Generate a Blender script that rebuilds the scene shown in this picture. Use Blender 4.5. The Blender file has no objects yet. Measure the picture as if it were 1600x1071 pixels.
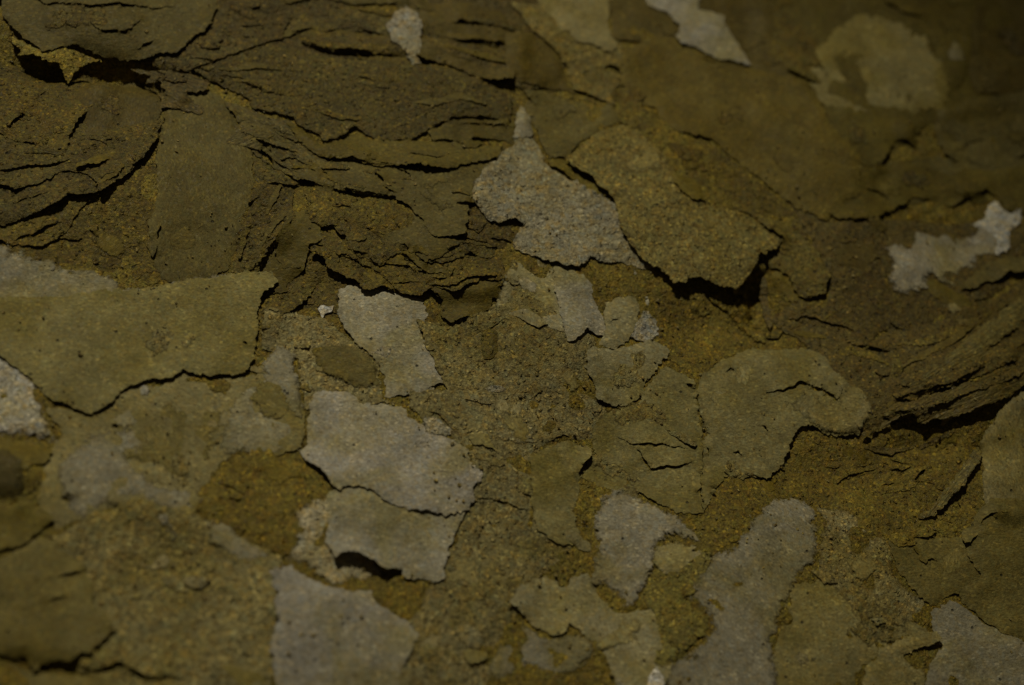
import bpy, math, random
import numpy as np
from mathutils import Vector, Matrix
from mathutils.geometry import delaunay_2d_cdt

# ------------------------------------------------------------------ camera, world, lamp, exposure
C = bpy.context.scene.collection
sc = bpy.context.scene
MM = 0.001
PX = 0.0001                       # one photograph pixel is about a tenth of a millimetre on the bark
W, H = 1600, 1071
LENS, SENS = 60.0, 36.0
DIST = W * PX * LENS / SENS
TILT, YAW = math.radians(27), math.radians(-11)   # seen obliquely from below and a little from the left
cam_d = bpy.data.cameras.new('camera'); cam = bpy.data.objects.new('camera', cam_d); C.objects.link(cam)
sc.camera = cam
R = Matrix.Rotation(YAW, 3, 'Y') @ Matrix.Rotation(TILT, 3, 'X')
CAMLOC = R @ Vector((0, 0, DIST))
cam.matrix_world = Matrix.Translation(CAMLOC) @ R.to_4x4()
cam_d.lens = LENS; cam_d.sensor_width = SENS; cam_d.clip_start = 0.005; cam_d.clip_end = 20
cam_d.dof.use_dof = True; cam_d.dof.focus_distance = DIST - 0.002; cam_d.dof.aperture_fstop = 9.0

wd = bpy.data.worlds.new('World'); sc.world = wd; wd.use_nodes = True
bg = wd.node_tree.nodes['Background']
bg.inputs[0].default_value = (1.0, 0.86, 0.62, 1); bg.inputs[1].default_value = 0.016

LD = Vector((-0.42, 0.95, 1.15)).normalized()      # direction towards the lamp
ld = bpy.data.lights.new('flash_lamp', 'SPOT'); lo = bpy.data.objects.new('flash_lamp', ld); C.objects.link(lo)
AIM = Vector((-0.014, -0.024, 0))
lo.location = AIM + LD * 0.75
lo.rotation_euler = (lo.location - AIM).to_track_quat('Z', 'Y').to_euler()
ld.energy = 11.6; ld.color = (1.0, 0.926, 0.690); ld.shadow_soft_size = 0.009
ld.spot_size = math.radians(29); ld.spot_blend = 1.0
sc.view_settings.view_transform = 'Standard'; sc.view_settings.look = 'None'
sc.view_settings.exposure = 0.0; sc.view_settings.gamma = 1.0
try: sc.view_settings.use_curve_mapping = False
except Exception: pass
sc.cycles.max_bounces = 4; sc.cycles.diffuse_bounces = 2; sc.cycles.glossy_bounces = 2

rnd = random.Random(7)
SH = np.array([0.40, -0.92]); SH = SH / np.linalg.norm(SH)      # the way shadows fall

# ------------------------------------------------------------------ noise and height raster (all in pixels = 0.1 mm)
def vnoise(x, y, seed):
    xi = np.floor(x).astype(np.int64); yi = np.floor(y).astype(np.int64)
    fx = x - xi; fy = y - yi; fx = fx*fx*(3-2*fx); fy = fy*fy*(3-2*fy)
    def h(a, b):
        n = (a*374761393 + b*668265263 + seed*1442695041) & 0xffffffff
        n = ((n ^ (n >> 13)) * 1274126177) & 0xffffffff
        return ((n ^ (n >> 16)) & 0xffff) / 32767.5 - 1
    return (h(xi,yi)*(1-fx)+h(xi+1,yi)*fx)*(1-fy)+(h(xi,yi+1)*(1-fx)+h(xi+1,yi+1)*fx)*fy
def fbm(x, y, seed, wl, octs=3, g=0.5):
    s = 0; a = 1
    for o in range(octs):
        s = s + a*vnoise(x/wl + 17.3*o, y/wl - 9.1*o, seed+o*31); a *= g; wl *= 0.5
    return s

GX0, GX1, GY0, GY1, GS = -1150, 1250, -1000, 1150, 2.0
gx = np.arange(GX0, GX1, GS); gy = np.arange(GY0, GY1, GS)
GXX, GYY = np.meshgrid(gx, gy)

def cam_ray(px, py):
    d = R @ Vector(((px - W/2)/W*SENS/LENS, -(py - H/2)/W*SENS/LENS, -1.0))
    return d
def at_z(px, py, z=0.0):                    # pixel -> point at height z (all px units)
    d = cam_ray(px, py); t = (z*PX - CAMLOC.z)/d.z
    p = CAMLOC + d*t
    return p.x/PX, p.y/PX

# broad relief of the bark: (photo x, photo y, height, radius x, radius y)
RELIEF = [(600,330,26,260,110),(130,260,22,150,110),(120,40,24,180,55),(620,150,14,260,80),
          (1060,330,20,150,110),(1100,505,-20,150,60),(1190,470,-36,30,50),(110,112,-26,120,26),(235,128,-26,50,18),
          (620,740,10,150,150),(390,780,8,80,80),(540,900,-14,70,25),(1480,600,26,150,60),(1450,695,-20,100,30),
          (1560,760,26,90,160),(1290,740,-20,150,60),(1200,930,12,200,140),(480,450,-14,60,50),(20,740,22,50,50),
          (150,550,12,220,70),(30,700,-20,60,30),(1350,150,14,200,130),(1490,380,-14,110,60),(540,1000,12,150,110),
          (100,1050,-9,140,22),(900,500,4,150,100),(1320,400,10,100,120)]
Z = fbm(GXX, GYY, 5, 420, 3)*12 + fbm(GXX, GYY, 9, 70, 3)*2.0
for (px, py, h, rx, ry) in RELIEF:
    cx, cy = at_z(px, py, 0)
    Z += h*np.exp(-((GXX-cx)/rx)**2 - ((GYY-cy)/(ry*1.1))**2)

def samp(x, y, A=None):
    A = Z if A is None else A
    u = np.clip((np.asarray(x)-GX0)/GS, 0, len(gx)-1.01); v = np.clip((np.asarray(y)-GY0)/GS, 0, len(gy)-1.01)
    i = u.astype(int); j = v.astype(int); fu = u-i; fv = v-j
    return (A[j,i]*(1-fu)+A[j,i+1]*fu)*(1-fv)+(A[j+1,i]*(1-fu)+A[j+1,i+1]*fu)*fv
def at(px, py, up=2.0):                     # pixel -> point on the pile as it stands now
    z = 0.0
    for _ in range(6):
        x, y = at_z(px, py, z); z = float(samp(x, y)) + up
    return x, y

# ------------------------------------------------------------------ outlines
def resample(P, step, closed=True):
    P = np.array(P, float); Q = np.vstack([P, P[:1]]) if closed else P
    L = np.r_[0, np.cumsum(np.hypot(*(np.diff(Q, axis=0).T)))]
    n = max(8 if closed else 3, int(L[-1]/step)); s = np.linspace(0, L[-1], n, endpoint=not closed)
    return np.c_[np.interp(s, L, Q[:,0]), np.interp(s, L, Q[:,1])], s
def jag(P, amp, step, seed, closed=True):
    A, s = resample(P, step, closed)
    T = (np.roll(A,-1,0)-np.roll(A,1,0)) if closed else np.gradient(A, axis=0)
    T /= np.maximum(np.hypot(T[:,0],T[:,1]),1e-6)[:,None]; N = np.c_[T[:,1], -T[:,0]]
    n1 = 0; a = 1.0
    for k, wl in enumerate((42, 21, 11, 6)):
        v = vnoise(A[:,0]/wl+seed*3.1, A[:,1]/wl+k*7, seed+k)
        env = 1 if k < 2 else 0.25+1.1*np.abs(vnoise(A[:,0]/48+k, A[:,1]/48, seed+55+k))
        n1 = n1 + (0.95, 0.85, 0.9, 0.95)[k]*env*(v if k != 2 else 0.5*v+0.5*(1-2.4*np.abs(v)))
    n1 = n1 + 0.6*vnoise(A[:,0]/2.8, A[:,1]/2.6, seed+8)
    n2 = vnoise(A[:,0]/6, A[:,1]/6, seed+91)
    return A + N*(amp*n1)[:,None] + T*(amp*0.7*n2)[:,None]
def inside(P, X, Y):                        # even-odd test, X/Y 1-D
    r = np.zeros(len(X), bool); n = len(P); x0, y0 = P[:,0], P[:,1]; x1, y1 = np.roll(x0,-1), np.roll(y0,-1)
    o = np.argsort(Y); Ys = Y[o]; Xs = X[o]
    for k in range(n):
        a, b = (y0[k], y1[k]) if y0[k] < y1[k] else (y1[k], y0[k])
        if a == b: continue
        i, j = np.searchsorted(Ys, a, 'left'), np.searchsorted(Ys, b, 'left')
        if i < j:
            xi = x0[k] + (Ys[i:j]-y0[k])*(x1[k]-x0[k])/(y1[k]-y0[k])
            r[o[i:j]] ^= Xs[i:j] < xi
    return r

def boxmax(A, r):
    for ax in (0, 1):
        B = A.copy()
        for k in range(1, r+1):
            S = np.full_like(A, -1e9)
            if ax == 0:
                S[k:] = A[:-k]; B = np.maximum(B, S); S[:] = -1e9; S[:-k] = A[k:]; B = np.maximum(B, S)
            else:
                S[:,k:] = A[:,:-k]; B = np.maximum(B, S); S[:] = -1e9; S[:,:-k] = A[:,k:]; B = np.maximum(B, S)
        A = B
    return A
def boxsum(A, r):
    for ax in (0, 1):
        Cc = np.cumsum(A, axis=ax); pad = np.zeros_like(np.take(Cc, [0], ax))
        Cc = np.concatenate([pad, Cc], ax); n = A.shape[ax]
        hi = np.minimum(np.arange(n)+r+1, n); lo_ = np.maximum(np.arange(n)-r, 0)
        A = np.take(Cc, hi, ax) - np.take(Cc, lo_, ax)
    return A

def lens(poly, width, seed):                # a torn slit: hole outline from its centre line
    A, s = resample(poly, 2.5, False); L = s[-1]
    T = np.gradient(A, axis=0); T /= np.maximum(np.hypot(T[:,0],T[:,1]),1e-6)[:,None]; N = np.c_[T[:,1], -T[:,0]]
    A = A + N*(vnoise(A[:,0]/9, A[:,1]/9, seed)*2.2 + vnoise(A[:,0]/4, A[:,1]/4, seed+3)*0.9)[:,None]
    t = s/L; w = width*(0.25+0.75*np.sin(np.pi*np.clip(t,0.02,0.98))**0.7)*(0.75+0.45*vnoise(s/11, s*0, seed+5))
    w = np.maximum(w, 0.5)
    return np.vstack([A+N*w[:,None]/2, (A-N*w[:,None]/2)[::-1]]), A

PMAX = []
def sheet_mesh(name, P, holes, cracks, lift, R_l, thick, gap, drape, origin, seed, bumps=(), rough=1.0, spacing=6.0, update=True, press=1.0, even=False):
    """P outline (world px units, jagged).  Builds a draped, lifted, thick sheet and adds it to the height raster."""
    global Z
    x0, y0 = P.min(0)-4; x1, y1 = P.max(0)+4
    i0 = max(0, int((x0-GX0)/GS)); i1 = min(len(gx), int((x1-GX0)/GS)+2)
    j0 = max(0, int((y0-GY0)/GS)); j1 = min(len(gy), int((y1-GY0)/GS)+2)
    SX, SY = GXX[j0:j1,i0:i1], GYY[j0:j1,i0:i1]; sub = Z[j0:j1,i0:i1]
    m = inside(P, SX.ravel(), SY.ravel()).reshape(SX.shape)
    if m.sum() < 3: m[:] = True
    r = max(1, int(drape/GS))
    A = boxmax(np.where(m, sub, -1e9), r); mm = (A > -1e8)
    S = boxsum(np.where(mm, A, 0), r)/np.maximum(boxsum(mm.astype(float), r), 1e-6)
    S = boxsum(np.where(mm, S, 0), max(1, r//2))/np.maximum(boxsum(mm.astype(float), max(1, r//2)), 1e-6)
    S = S + gap + thick
    big = Z.copy() if False else None
    # triangulate
    step = spacing
    nx = np.arange(x0, x1, step); ny = np.arange(y0, y1, step*0.866)
    X, Y = np.meshgrid(nx, ny); X = X + (np.arange(len(ny))%2)[:,None]*step/2
    rg = np.random.RandomState(seed % 100000)
    X = (X + rg.uniform(-1,1,X.shape)*step*0.22).ravel(); Y = (Y + rg.uniform(-1,1,Y.shape)*step*0.22).ravel()
    k = inside(P, X, Y)
    for h in holes: k &= ~inside(h, X, Y)
    X, Y = X[k], Y[k]
    loops = [P] + list(holes); pts = []; ed = []
    for Lp in loops:
        b = len(pts); n = len(Lp); pts += [Vector((float(a), float(c))) for a, c in Lp]
        ed += [(b+q, b+(q+1) % n) for q in range(n)]
    # drop interior points too near an outline
    Bp = np.vstack(loops); keep = np.ones(len(X), bool)
    cell = {}
    for bx, by in Bp: cell.setdefault((int(bx//3), int(by//3)), 1)
    for q in range(len(X)):
        a, b = int(X[q]//3), int(Y[q]//3)
        if any((a+u, b+v) in cell for u in (-1,0,1) for v in (-1,0,1)): keep[q] = False
    X, Y = X[keep], Y[keep]
    pts += [Vector((float(a), float(b))) for a, b in zip(X, Y)]
    vo, eo, fo, *_ = delaunay_2d_cdt(pts, ed, [], 0, 1e-4)
    V = np.array([(v.x, v.y) for v in vo]); F = np.array([f for f in fo if len(f) == 3])
    cen = V[F].mean(1); k = inside(P, cen[:,0], cen[:,1])
    for h in holes: k &= ~inside(h, cen[:,0], cen[:,1])
    F = F[k]; used = np.unique(F); mp = -np.ones(len(V), int); mp[used] = np.arange(len(used)); V = V[used]; F = mp[F]
    a = V[F[:,1]]-V[F[:,0]]; b = V[F[:,2]]-V[F[:,0]]; fl = (a[:,0]*b[:,1]-a[:,1]*b[:,0]) < 0; F[fl] = F[fl][:, ::-1]
    # height: draped base
    u = np.clip((V[:,0]-gx[i0])/GS, 0, S.shape[1]-1.01); v = np.clip((V[:,1]-gy[j0])/GS, 0, S.shape[0]-1.01)
    i = u.astype(int); j = v.astype(int); fu = u-i; fv = v-j
    zz = (S[j,i]*(1-fu)+S[j,i+1]*fu)*(1-fv)+(S[j+1,i]*(1-fu)+S[j+1,i+1]*fu)*fv
    def lifted(QX, QY):
        q = np.zeros(len(QX))
        if lift > 0:
            Bs, _ = resample(P, 7.0); T = np.roll(Bs,-1,0)-np.roll(Bs,1,0); T /= np.maximum(np.hypot(T[:,0],T[:,1]),1e-6)[:,None]
            area = 0.5*np.sum(Bs[:,0]*np.roll(Bs[:,1],-1)-np.roll(Bs[:,0],-1)*Bs[:,1])
            N = np.c_[T[:,1], -T[:,0]]*(1 if area > 0 else -1)
            w = np.clip((N@SH)*1.15+0.05, 0, 1)*lift*(0.8+0.25*fbm(Bs[:,0],Bs[:,1],seed+13,60,2) if even else 1)*np.clip(1.0 if even else 0.34+1.15*fbm(Bs[:,0],Bs[:,1],seed+13,75,2),0.0,1.6)
            for b, ww in zip(Bs[w > 0.2], w[w > 0.2]):
                q = np.maximum(q, ww*np.exp(-np.hypot(QX-b[0], QY-b[1])/R_l))
        for (bx, by, bh, br) in bumps:
            q = q + bh*np.exp(-((QX-bx)**2+(QY-by)**2)/br**2)
        for Cc, cl, cw in cracks:
            n = len(Cc); best = np.full(len(QX), 1e9); side = np.zeros(len(QX)); tp = np.zeros(len(QX))
            for qn in range(0, n, 2):
                d = np.hypot(QX-Cc[qn,0], QY-Cc[qn,1]); bt = d < best
                best[bt] = d[bt]; side[bt] = (QX[bt]-Cc[qn,0])*SH[0]+(QY[bt]-Cc[qn,1])*SH[1]; tp[bt] = math.sin(math.pi*min(max(qn/n,0.03),0.97))
            q = q + np.where(side <= 0, 0.75*cl*tp**0.6*np.exp(-best/18.0), -0.25*cl*tp*np.exp(-best/12.0)*(best < 60))
        return q
    # away from lifted edges the sheet is pressed on what lies below and thins out
    Bs2, _ = resample(P, 5.0); dm = np.full(len(V), 1e9); rimw = min(30.0, 0.16*(P.max(0)-P.min(0)).min()+4)
    for b in Bs2: dm = np.minimum(dm, np.hypot(V[:,0]-b[0], V[:,1]-b[1]))
    Hl = samp(V[:,0], V[:,1]); kk = np.exp(-(dm/7.0)**1.5); th = thick*(1-0.72*np.exp(-(dm/5.0)**1.5))
    lf = lifted(V[:,0], V[:,1])
    prs = kk*np.exp(-lf/2.5)*(press)
    zz = zz*(1-prs) + (Hl + 0.35 + th*0.8)*prs
    zz = zz + lf + rough*(fbm(V[:,0], V[:,1], seed+3, 34, 3)*1.1 + fbm(V[:,0], V[:,1], seed+23, 150, 2)*2.2*(rough > 0.3))
    # raster update
    if update:
        mi = np.where(m.ravel())[0]; ax, ay = SX.ravel()[mi], SY.ravel()[mi]
        hz = S.ravel()[mi] + 0.8*lifted(ax, ay); t = sub.ravel().copy(); t[mi] = np.maximum(t[mi], hz); Z[j0:j1,i0:i1] = t.reshape(sub.shape)
    # thickness
    n = len(V); e = {}
    for f in F.tolist():
        for p_, q_ in ((f[0],f[1]),(f[1],f[2]),(f[2],f[0])): e[(p_,q_)] = e.get((p_,q_),0)+1
    walls = [(p_,q_) for (p_,q_) in e if (q_,p_) not in e]
    top = np.c_[V, zz]; bot = np.c_[V, zz-th]
    onb = np.unique(np.array(walls).ravel())
    O = np.array(origin)
    co = (np.vstack([top, bot])-O)*PX
    faces = F.tolist() + [[a+n, c+n, b+n] for a, b, c in F.tolist()] + [[q_, p_, p_+n, q_+n] for p_, q_ in walls]
    me = bpy.data.meshes.new(name); me.from_pydata(co.tolist(), [], faces)
    ra = me.attributes.new('rim', 'FLOAT', 'POINT'); rv = np.clip(dm/rimw, 0, 1)*0.75; ra.data.foreach_set('value', np.r_[rv, rv])
    sm = np.zeros(len(faces), bool); sm[:2*len(F)] = True
    me.polygons.foreach_set('use_smooth', sm)
    for (p_, q_) in (): pass
    me.update()
    ek = {}
    wl = set((min(a,b), max(a,b)) for a, b in walls) | set((min(a,b)+n, max(a,b)+n) for a, b in walls)
    sharp = np.array([tuple(sorted(k_.vertices)) in wl for k_ in me.edges])
    at_ = me.attributes.new('sharp_edge', 'BOOLEAN', 'EDGE'); at_.data.foreach_set('value', sharp)
    return me

# ------------------------------------------------------------------ materials
def mk(name, kind, worn=False):
    m = bpy.data.materials.new(name); m.use_nodes = True; nt = m.node_tree; N = nt.nodes; Lk = nt.links
    bs = N['Principled BSDF']
    def nd(t, **k):
        n = N.new(t)
        for a, b in k.items(): setattr(n, a, b)
        return n
    tc = nd('ShaderNodeTexCoord'); oi = nd('ShaderNodeObjectInfo')
    rot = nd('ShaderNodeVectorRotate', rotation_type='Z_AXIS'); Lk.new(tc.outputs['Object'], rot.inputs['Vector']); 
    ang = nd('ShaderNodeMath', operation='MULTIPLY'); Lk.new(oi.outputs['Alpha'], ang.inputs[0]); ang.inputs[1].default_value = math.pi
    Lk.new(ang.outputs[0], rot.inputs['Angle'])
    off = nd('ShaderNodeVectorMath', operation='ADD'); Lk.new(rot.outputs[0], off.inputs[0]); Lk.new(oi.outputs['Random'], off.inputs[1])
    co = off.outputs[0]
    st = nd('ShaderNodeMapping'); st.inputs['Scale'].default_value = (0.80 if kind=='smooth' else 0.5, 1.12, 1.0); Lk.new(co, st.inputs['Vector']); sco = st.outputs[0]
    def noise(px, vec=co, detail=3, rough=0.6, dist=0):
        n = nd('ShaderNodeTexNoise'); n.inputs['Scale'].default_value = 1/(px*PX); n.inputs['Detail'].default_value = detail
        n.inputs['Roughness'].default_value = rough; n.inputs['Distortion'].default_value = dist; Lk.new(vec, n.inputs['Vector']); return n
    def ramp(sock, stops):
        r = nd('ShaderNodeValToRGB'); el = r.color_ramp.elements
        while len(el) > len(stops): el.remove(el[-1])
        while len(el) < len(stops): el.new(0.5)
        for q, (p, c) in zip(el, stops): q.position = p; q.color = (c, c, c, 1) if isinstance(c, (int, float)) else (*c, 1)
        Lk.new(sock, r.inputs[0]); return r.outputs[0]
    def mix(mode, fac, a, b):
        x = nd('ShaderNodeMix', data_type='RGBA', blend_type=mode)
        for s, v in ((x.inputs[0], fac), (x.inputs[6], a), (x.inputs[7], b)):
            if hasattr(v, 'is_linked'): Lk.new(v, s)
            else: s.default_value = v if not isinstance(v, tuple) else (*v, 1)
        return x.outputs[2]
    def math_(op, a, b):
        x = nd('ShaderNodeMath', operation=op)
        for s, v in ((x.inputs[0], a), (x.inputs[1], b)):
            if hasattr(v, 'is_linked'): Lk.new(v, s)
            else: s.default_value = v
        return x.outputs[0]
    g = {'smooth':1.0, 'grain':1.8, 'crystal':2.1, 'fibre':1.3, 'base':2.2}[kind]
    col = oi.outputs['Color']
    # broad patches: parts of a sheet more ochre, parts greyer
    big = noise(130, co, 4, 0.6, 0.6)
    col = mix('MIX', ramp(big.outputs[0], [(0.44,0),(0.62,0.85 if kind!='crystal' else 0.5)]), col, mix('MULTIPLY', 1.0, col, (0.82,0.77,0.42)))
    big2 = noise(60, co, 5, 0.65, 0.3)
    col = mix('MULTIPLY', 1.0, col, ramp(big2.outputs[0], [(0.32,0.74),(0.68,1.16)]))
    # grain
    fine = noise(3.4, sco if kind in ('smooth','fibre') else co, 4, 0.7)
    col = mix('MULTIPLY', 1.0, col, ramp(fine.outputs[0], [(0.30,{'crystal':0.62,'smooth':0.66}.get(kind,0.5)),(0.70,1.36 if kind=='smooth' else 1.5)]))
    hue = nd('ShaderNodeTexVoronoi'); hue.inputs['Scale'].default_value = 1/(5.5*g**0.5*PX); Lk.new(co, hue.inputs['Vector'])
    sep = nd('ShaderNodeSeparateColor'); Lk.new(hue.outputs['Color'], sep.inputs[0])
    col = mix('MIX', math_('MULTIPLY', ramp(sep.outputs[0], [(0.62,0),(0.72,1)]), 0.30 if kind=='smooth' else 0.5), col, mix('MULTIPLY', 1.0, col, (1.22,1.02,0.60)))
    col = mix('MIX', math_('MULTIPLY', ramp(sep.outputs[1], [(0.74,0),(0.84,1)]), 0.30 if kind=='smooth' else 0.45), col, mix('MULTIPLY', 1.0, col, (0.86,1.03,1.30)))
    if kind in ('grain','crystal','base'):
        bl = noise(15, co, 4, 0.6, 0.8)
        f = ramp(bl.outputs[0], [(0.52,0),(0.62,0.75 if kind=='crystal' else 0.45)])
        col = mix('MIX', f, col, mix('MULTIPLY', 1.0, col, (1.05,0.90,0.56)))
        dn = noise(11, co, 2, 0.5); dv = nd('ShaderNodeVectorMath', operation='MULTIPLY_ADD'); Lk.new(dn.outputs['Color'], dv.inputs[0]); dv.inputs[1].default_value = (16*PX,)*3; Lk.new(co, dv.inputs[2])
        vb = nd('ShaderNodeTexVoronoi'); vb.inputs['Scale'].default_value = 1/(13*PX); Lk.new(dv.outputs[0], vb.inputs['Vector'])
        sp = ramp(vb.outputs['Distance'], [(0.10,1),(0.26,0)])
        s2 = nd('ShaderNodeSeparateColor'); Lk.new(vb.outputs['Color'], s2.inputs[0])
        col = mix('MIX', math_('MULTIPLY', sp, ramp(s2.outputs[0], [(0.80,0),(0.90,0.7)])), col, mix('MULTIPLY', 1.0, col, (1.6,1.4,1.1)))
    gl = nd('ShaderNodeTexVoronoi'); gl.inputs['Scale'].default_value = 1/(3.6*PX); Lk.new(sco if kind=='smooth' else co, gl.inputs['Vector'])
    gs = nd('ShaderNodeSeparateColor'); Lk.new(gl.outputs['Color'], gs.inputs[0])
    k_ = {'smooth':0.5,'fibre':0.8,'grain':1.0,'crystal':0.7,'base':1.0}[kind]
    col = mix('MULTIPLY', k_, col, ramp(gs.outputs[0], [(0.0,(0.50,0.46,0.40)),(0.16,(0.80,0.80,0.78)),(0.80,(1.05,1.05,1.05)),(0.93,(1.35,1.35,1.38)),(1.0,(2.1,2.05,2.0))]))  # grain cell by cell; the brightest cells are glints painted into the colour
    # dark pits and specks
    pv = nd('ShaderNodeTexVoronoi'); pv.inputs['Scale'].default_value = 1/(21*PX); Lk.new(co, pv.inputs['Vector'])
    ps = nd('ShaderNodeSeparateColor'); Lk.new(pv.outputs['Color'], ps.inputs[0])
    pit = math_('MULTIPLY', ramp(pv.outputs['Distance'], [(0.07,1),(0.12,0)]), ramp(ps.outputs[1], [(0.55,0),(0.60,1)]))
    col = mix('MIX', math_('MULTIPLY', pit, 0.8), col, (0.02,0.017,0.01))
    Lk.new(col, bs.inputs['Base Color'])
    # gloss: dull sheen with glinting grains
    ro = ramp(gs.outputs[1], [(0.84,0.66),(0.95,0.34 if kind!='smooth' else 0.46)]); Lk.new(ro, bs.inputs['Roughness'])
    bs.inputs['Specular IOR Level'].default_value = {'smooth':0.28,'crystal':0.6}.get(kind, 0.42)
    # relief
    b1 = nd('ShaderNodeBump'); b1.inputs['Strength'].default_value = 0.75; b1.inputs['Distance'].default_value = 1.7*g*PX; Lk.new(fine.outputs[0], b1.inputs['Height'])
    med = noise(9*g**0.5, sco if kind in ('smooth','fibre') else co, 4, 0.65)
    b2 = nd('ShaderNodeBump'); b2.inputs['Strength'].default_value = 0.9; b2.inputs['Distance'].default_value = 1.9*g*g*PX if kind!='base' else 9*PX
    Lk.new(med.outputs[0], b2.inputs['Height']); Lk.new(b1.outputs[0], b2.inputs['Normal'])
    last = b2
    b3 = nd('ShaderNodeBump', invert=True); b3.inputs['Strength'].default_value = 1.0; b3.inputs['Distance'].default_value = 2.5*PX
    Lk.new(pit, b3.inputs['Height']); Lk.new(last.outputs[0], b3.inputs['Normal']); last = b3
    if kind in ('grain','crystal','base'):
        b4 = nd('ShaderNodeBump'); b4.inputs['Strength'].default_value = 0.9; b4.inputs['Distance'].default_value = 5.0*PX
        Lk.new(sp, b4.inputs['Height']); Lk.new(last.outputs[0], b4.inputs['Normal']); last = b4
    if kind == 'fibre':
        w = noise(7, None or sco, 3, 0.6); m2 = nd('ShaderNodeMapping'); m2.inputs['Scale'].default_value = (0.10,1.6,1); Lk.new(co, m2.inputs['Vector']); Lk.new(m2.outputs[0], w.inputs['Vector'])
        b5 = nd('ShaderNodeBump'); b5.inputs['Strength'].default_value = 1.0; b5.inputs['Distance'].default_value = 5*PX
        Lk.new(w.outputs[0], b5.inputs['Height']); Lk.new(last.outputs[0], b5.inputs['Normal']); last = b5
    Lk.new(last.outputs[0], bs.inputs['Normal'])
    if worn:      # a thin film, worn through raggedly towards its rim
        at_ = nd('ShaderNodeAttribute', attribute_name='rim'); wn = noise(17, co, 6, 0.78, 0.6)
        f = math_('ADD', at_.outputs['Fac'], math_('MULTIPLY', wn.outputs[0], 1.3)); al = ramp(f, [(0.74,0.0),(0.90,1.0)])
        ff = math_('MULTIPLY', al, 1.0); Lk.new(ff, bs.inputs['Alpha'])
    return m
M = {'S': mk('smooth_bark_paper','smooth'), 'G': mk('grainy_bark','grain'), 'C': mk('pale_crystalline_crust','crystal'),
     'F': mk('fibrous_bark','fibre'), 'B': mk('bark_bed','base'), 'Sw': mk('worn_smooth_film','smooth',True), 'Gw': mk('worn_grainy_film','grain',True), 'Cw': mk('worn_crystalline_film','crystal',True)}
T = {'ol':(.177,.138,.023), 'yo':(.212,.160,.018), 'br':(.166,.125,.025), 'gb':(.192,.156,.043), 'dk':(.160,.123,.030),
     'go':(.262,.219,.088), 'gr':(.292,.262,.180), 'pg':(.348,.317,.246), 'wh':(.60,.57,.52), 'tn':(.242,.194,.058)}

# ------------------------------------------------------------------ bark bed
def bed():
    s = 3; X = GXX[::s, ::s]; Y = GYY[::s, ::s]; n0, n1 = X.shape
    z = Z[::s, ::s] + fbm(X, Y, 77, 24, 2)*1.6
    co = np.c_[X.ravel(), Y.ravel(), z.ravel()]*PX; idx = np.arange(n0*n1).reshape(n0, n1)
    f = np.c_[idx[:-1,:-1].ravel(), idx[:-1,1:].ravel(), idx[1:,1:].ravel(), idx[1:,:-1].ravel()]
    me = bpy.data.meshes.new('bark_bed'); me.from_pydata(co.tolist(), [], f.tolist()); me.polygons.foreach_set('use_smooth', [True]*len(f)); me.update()
    o = bpy.data.objects.new('bark_bed', me); C.objects.link(o); me.materials.append(M['B']); o.color = (*T['yo'], 0.3)
    o['kind'] = 'structure'; o['label'] = 'grainy olive bark bed under the flakes'
bed()

def layers(host, mat, tone, lines):
    # thin laminae whose torn lower edges follow the given lines
    for k, (w, l, *pts) in enumerate(lines):
        n = len(pts); up = []
        for q, (x, y) in enumerate(pts):
            f = math.sin(math.pi*(q+0.35)/(n-0.3)); a = pts[max(q-1,0)]; b = pts[min(q+1,n-1)]; tx, ty = b[0]-a[0], b[1]-a[1]; L = math.hypot(tx, ty)
            nx, ny = ty/L, -tx/L
            if ny > 0 or (abs(ny) < 0.2 and nx > 0): nx, ny = -nx, -ny
            up.append((x+nx*w*f, y+ny*w*f))
        flake('layer', '', None, mat[k % len(mat)], tone[k % len(tone)], list(pts)+up[::-1], lift=l, Rl=9, thick=1.5, gap=0.3, amp=2.2, drape=6, parent=host, films=0)

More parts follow.
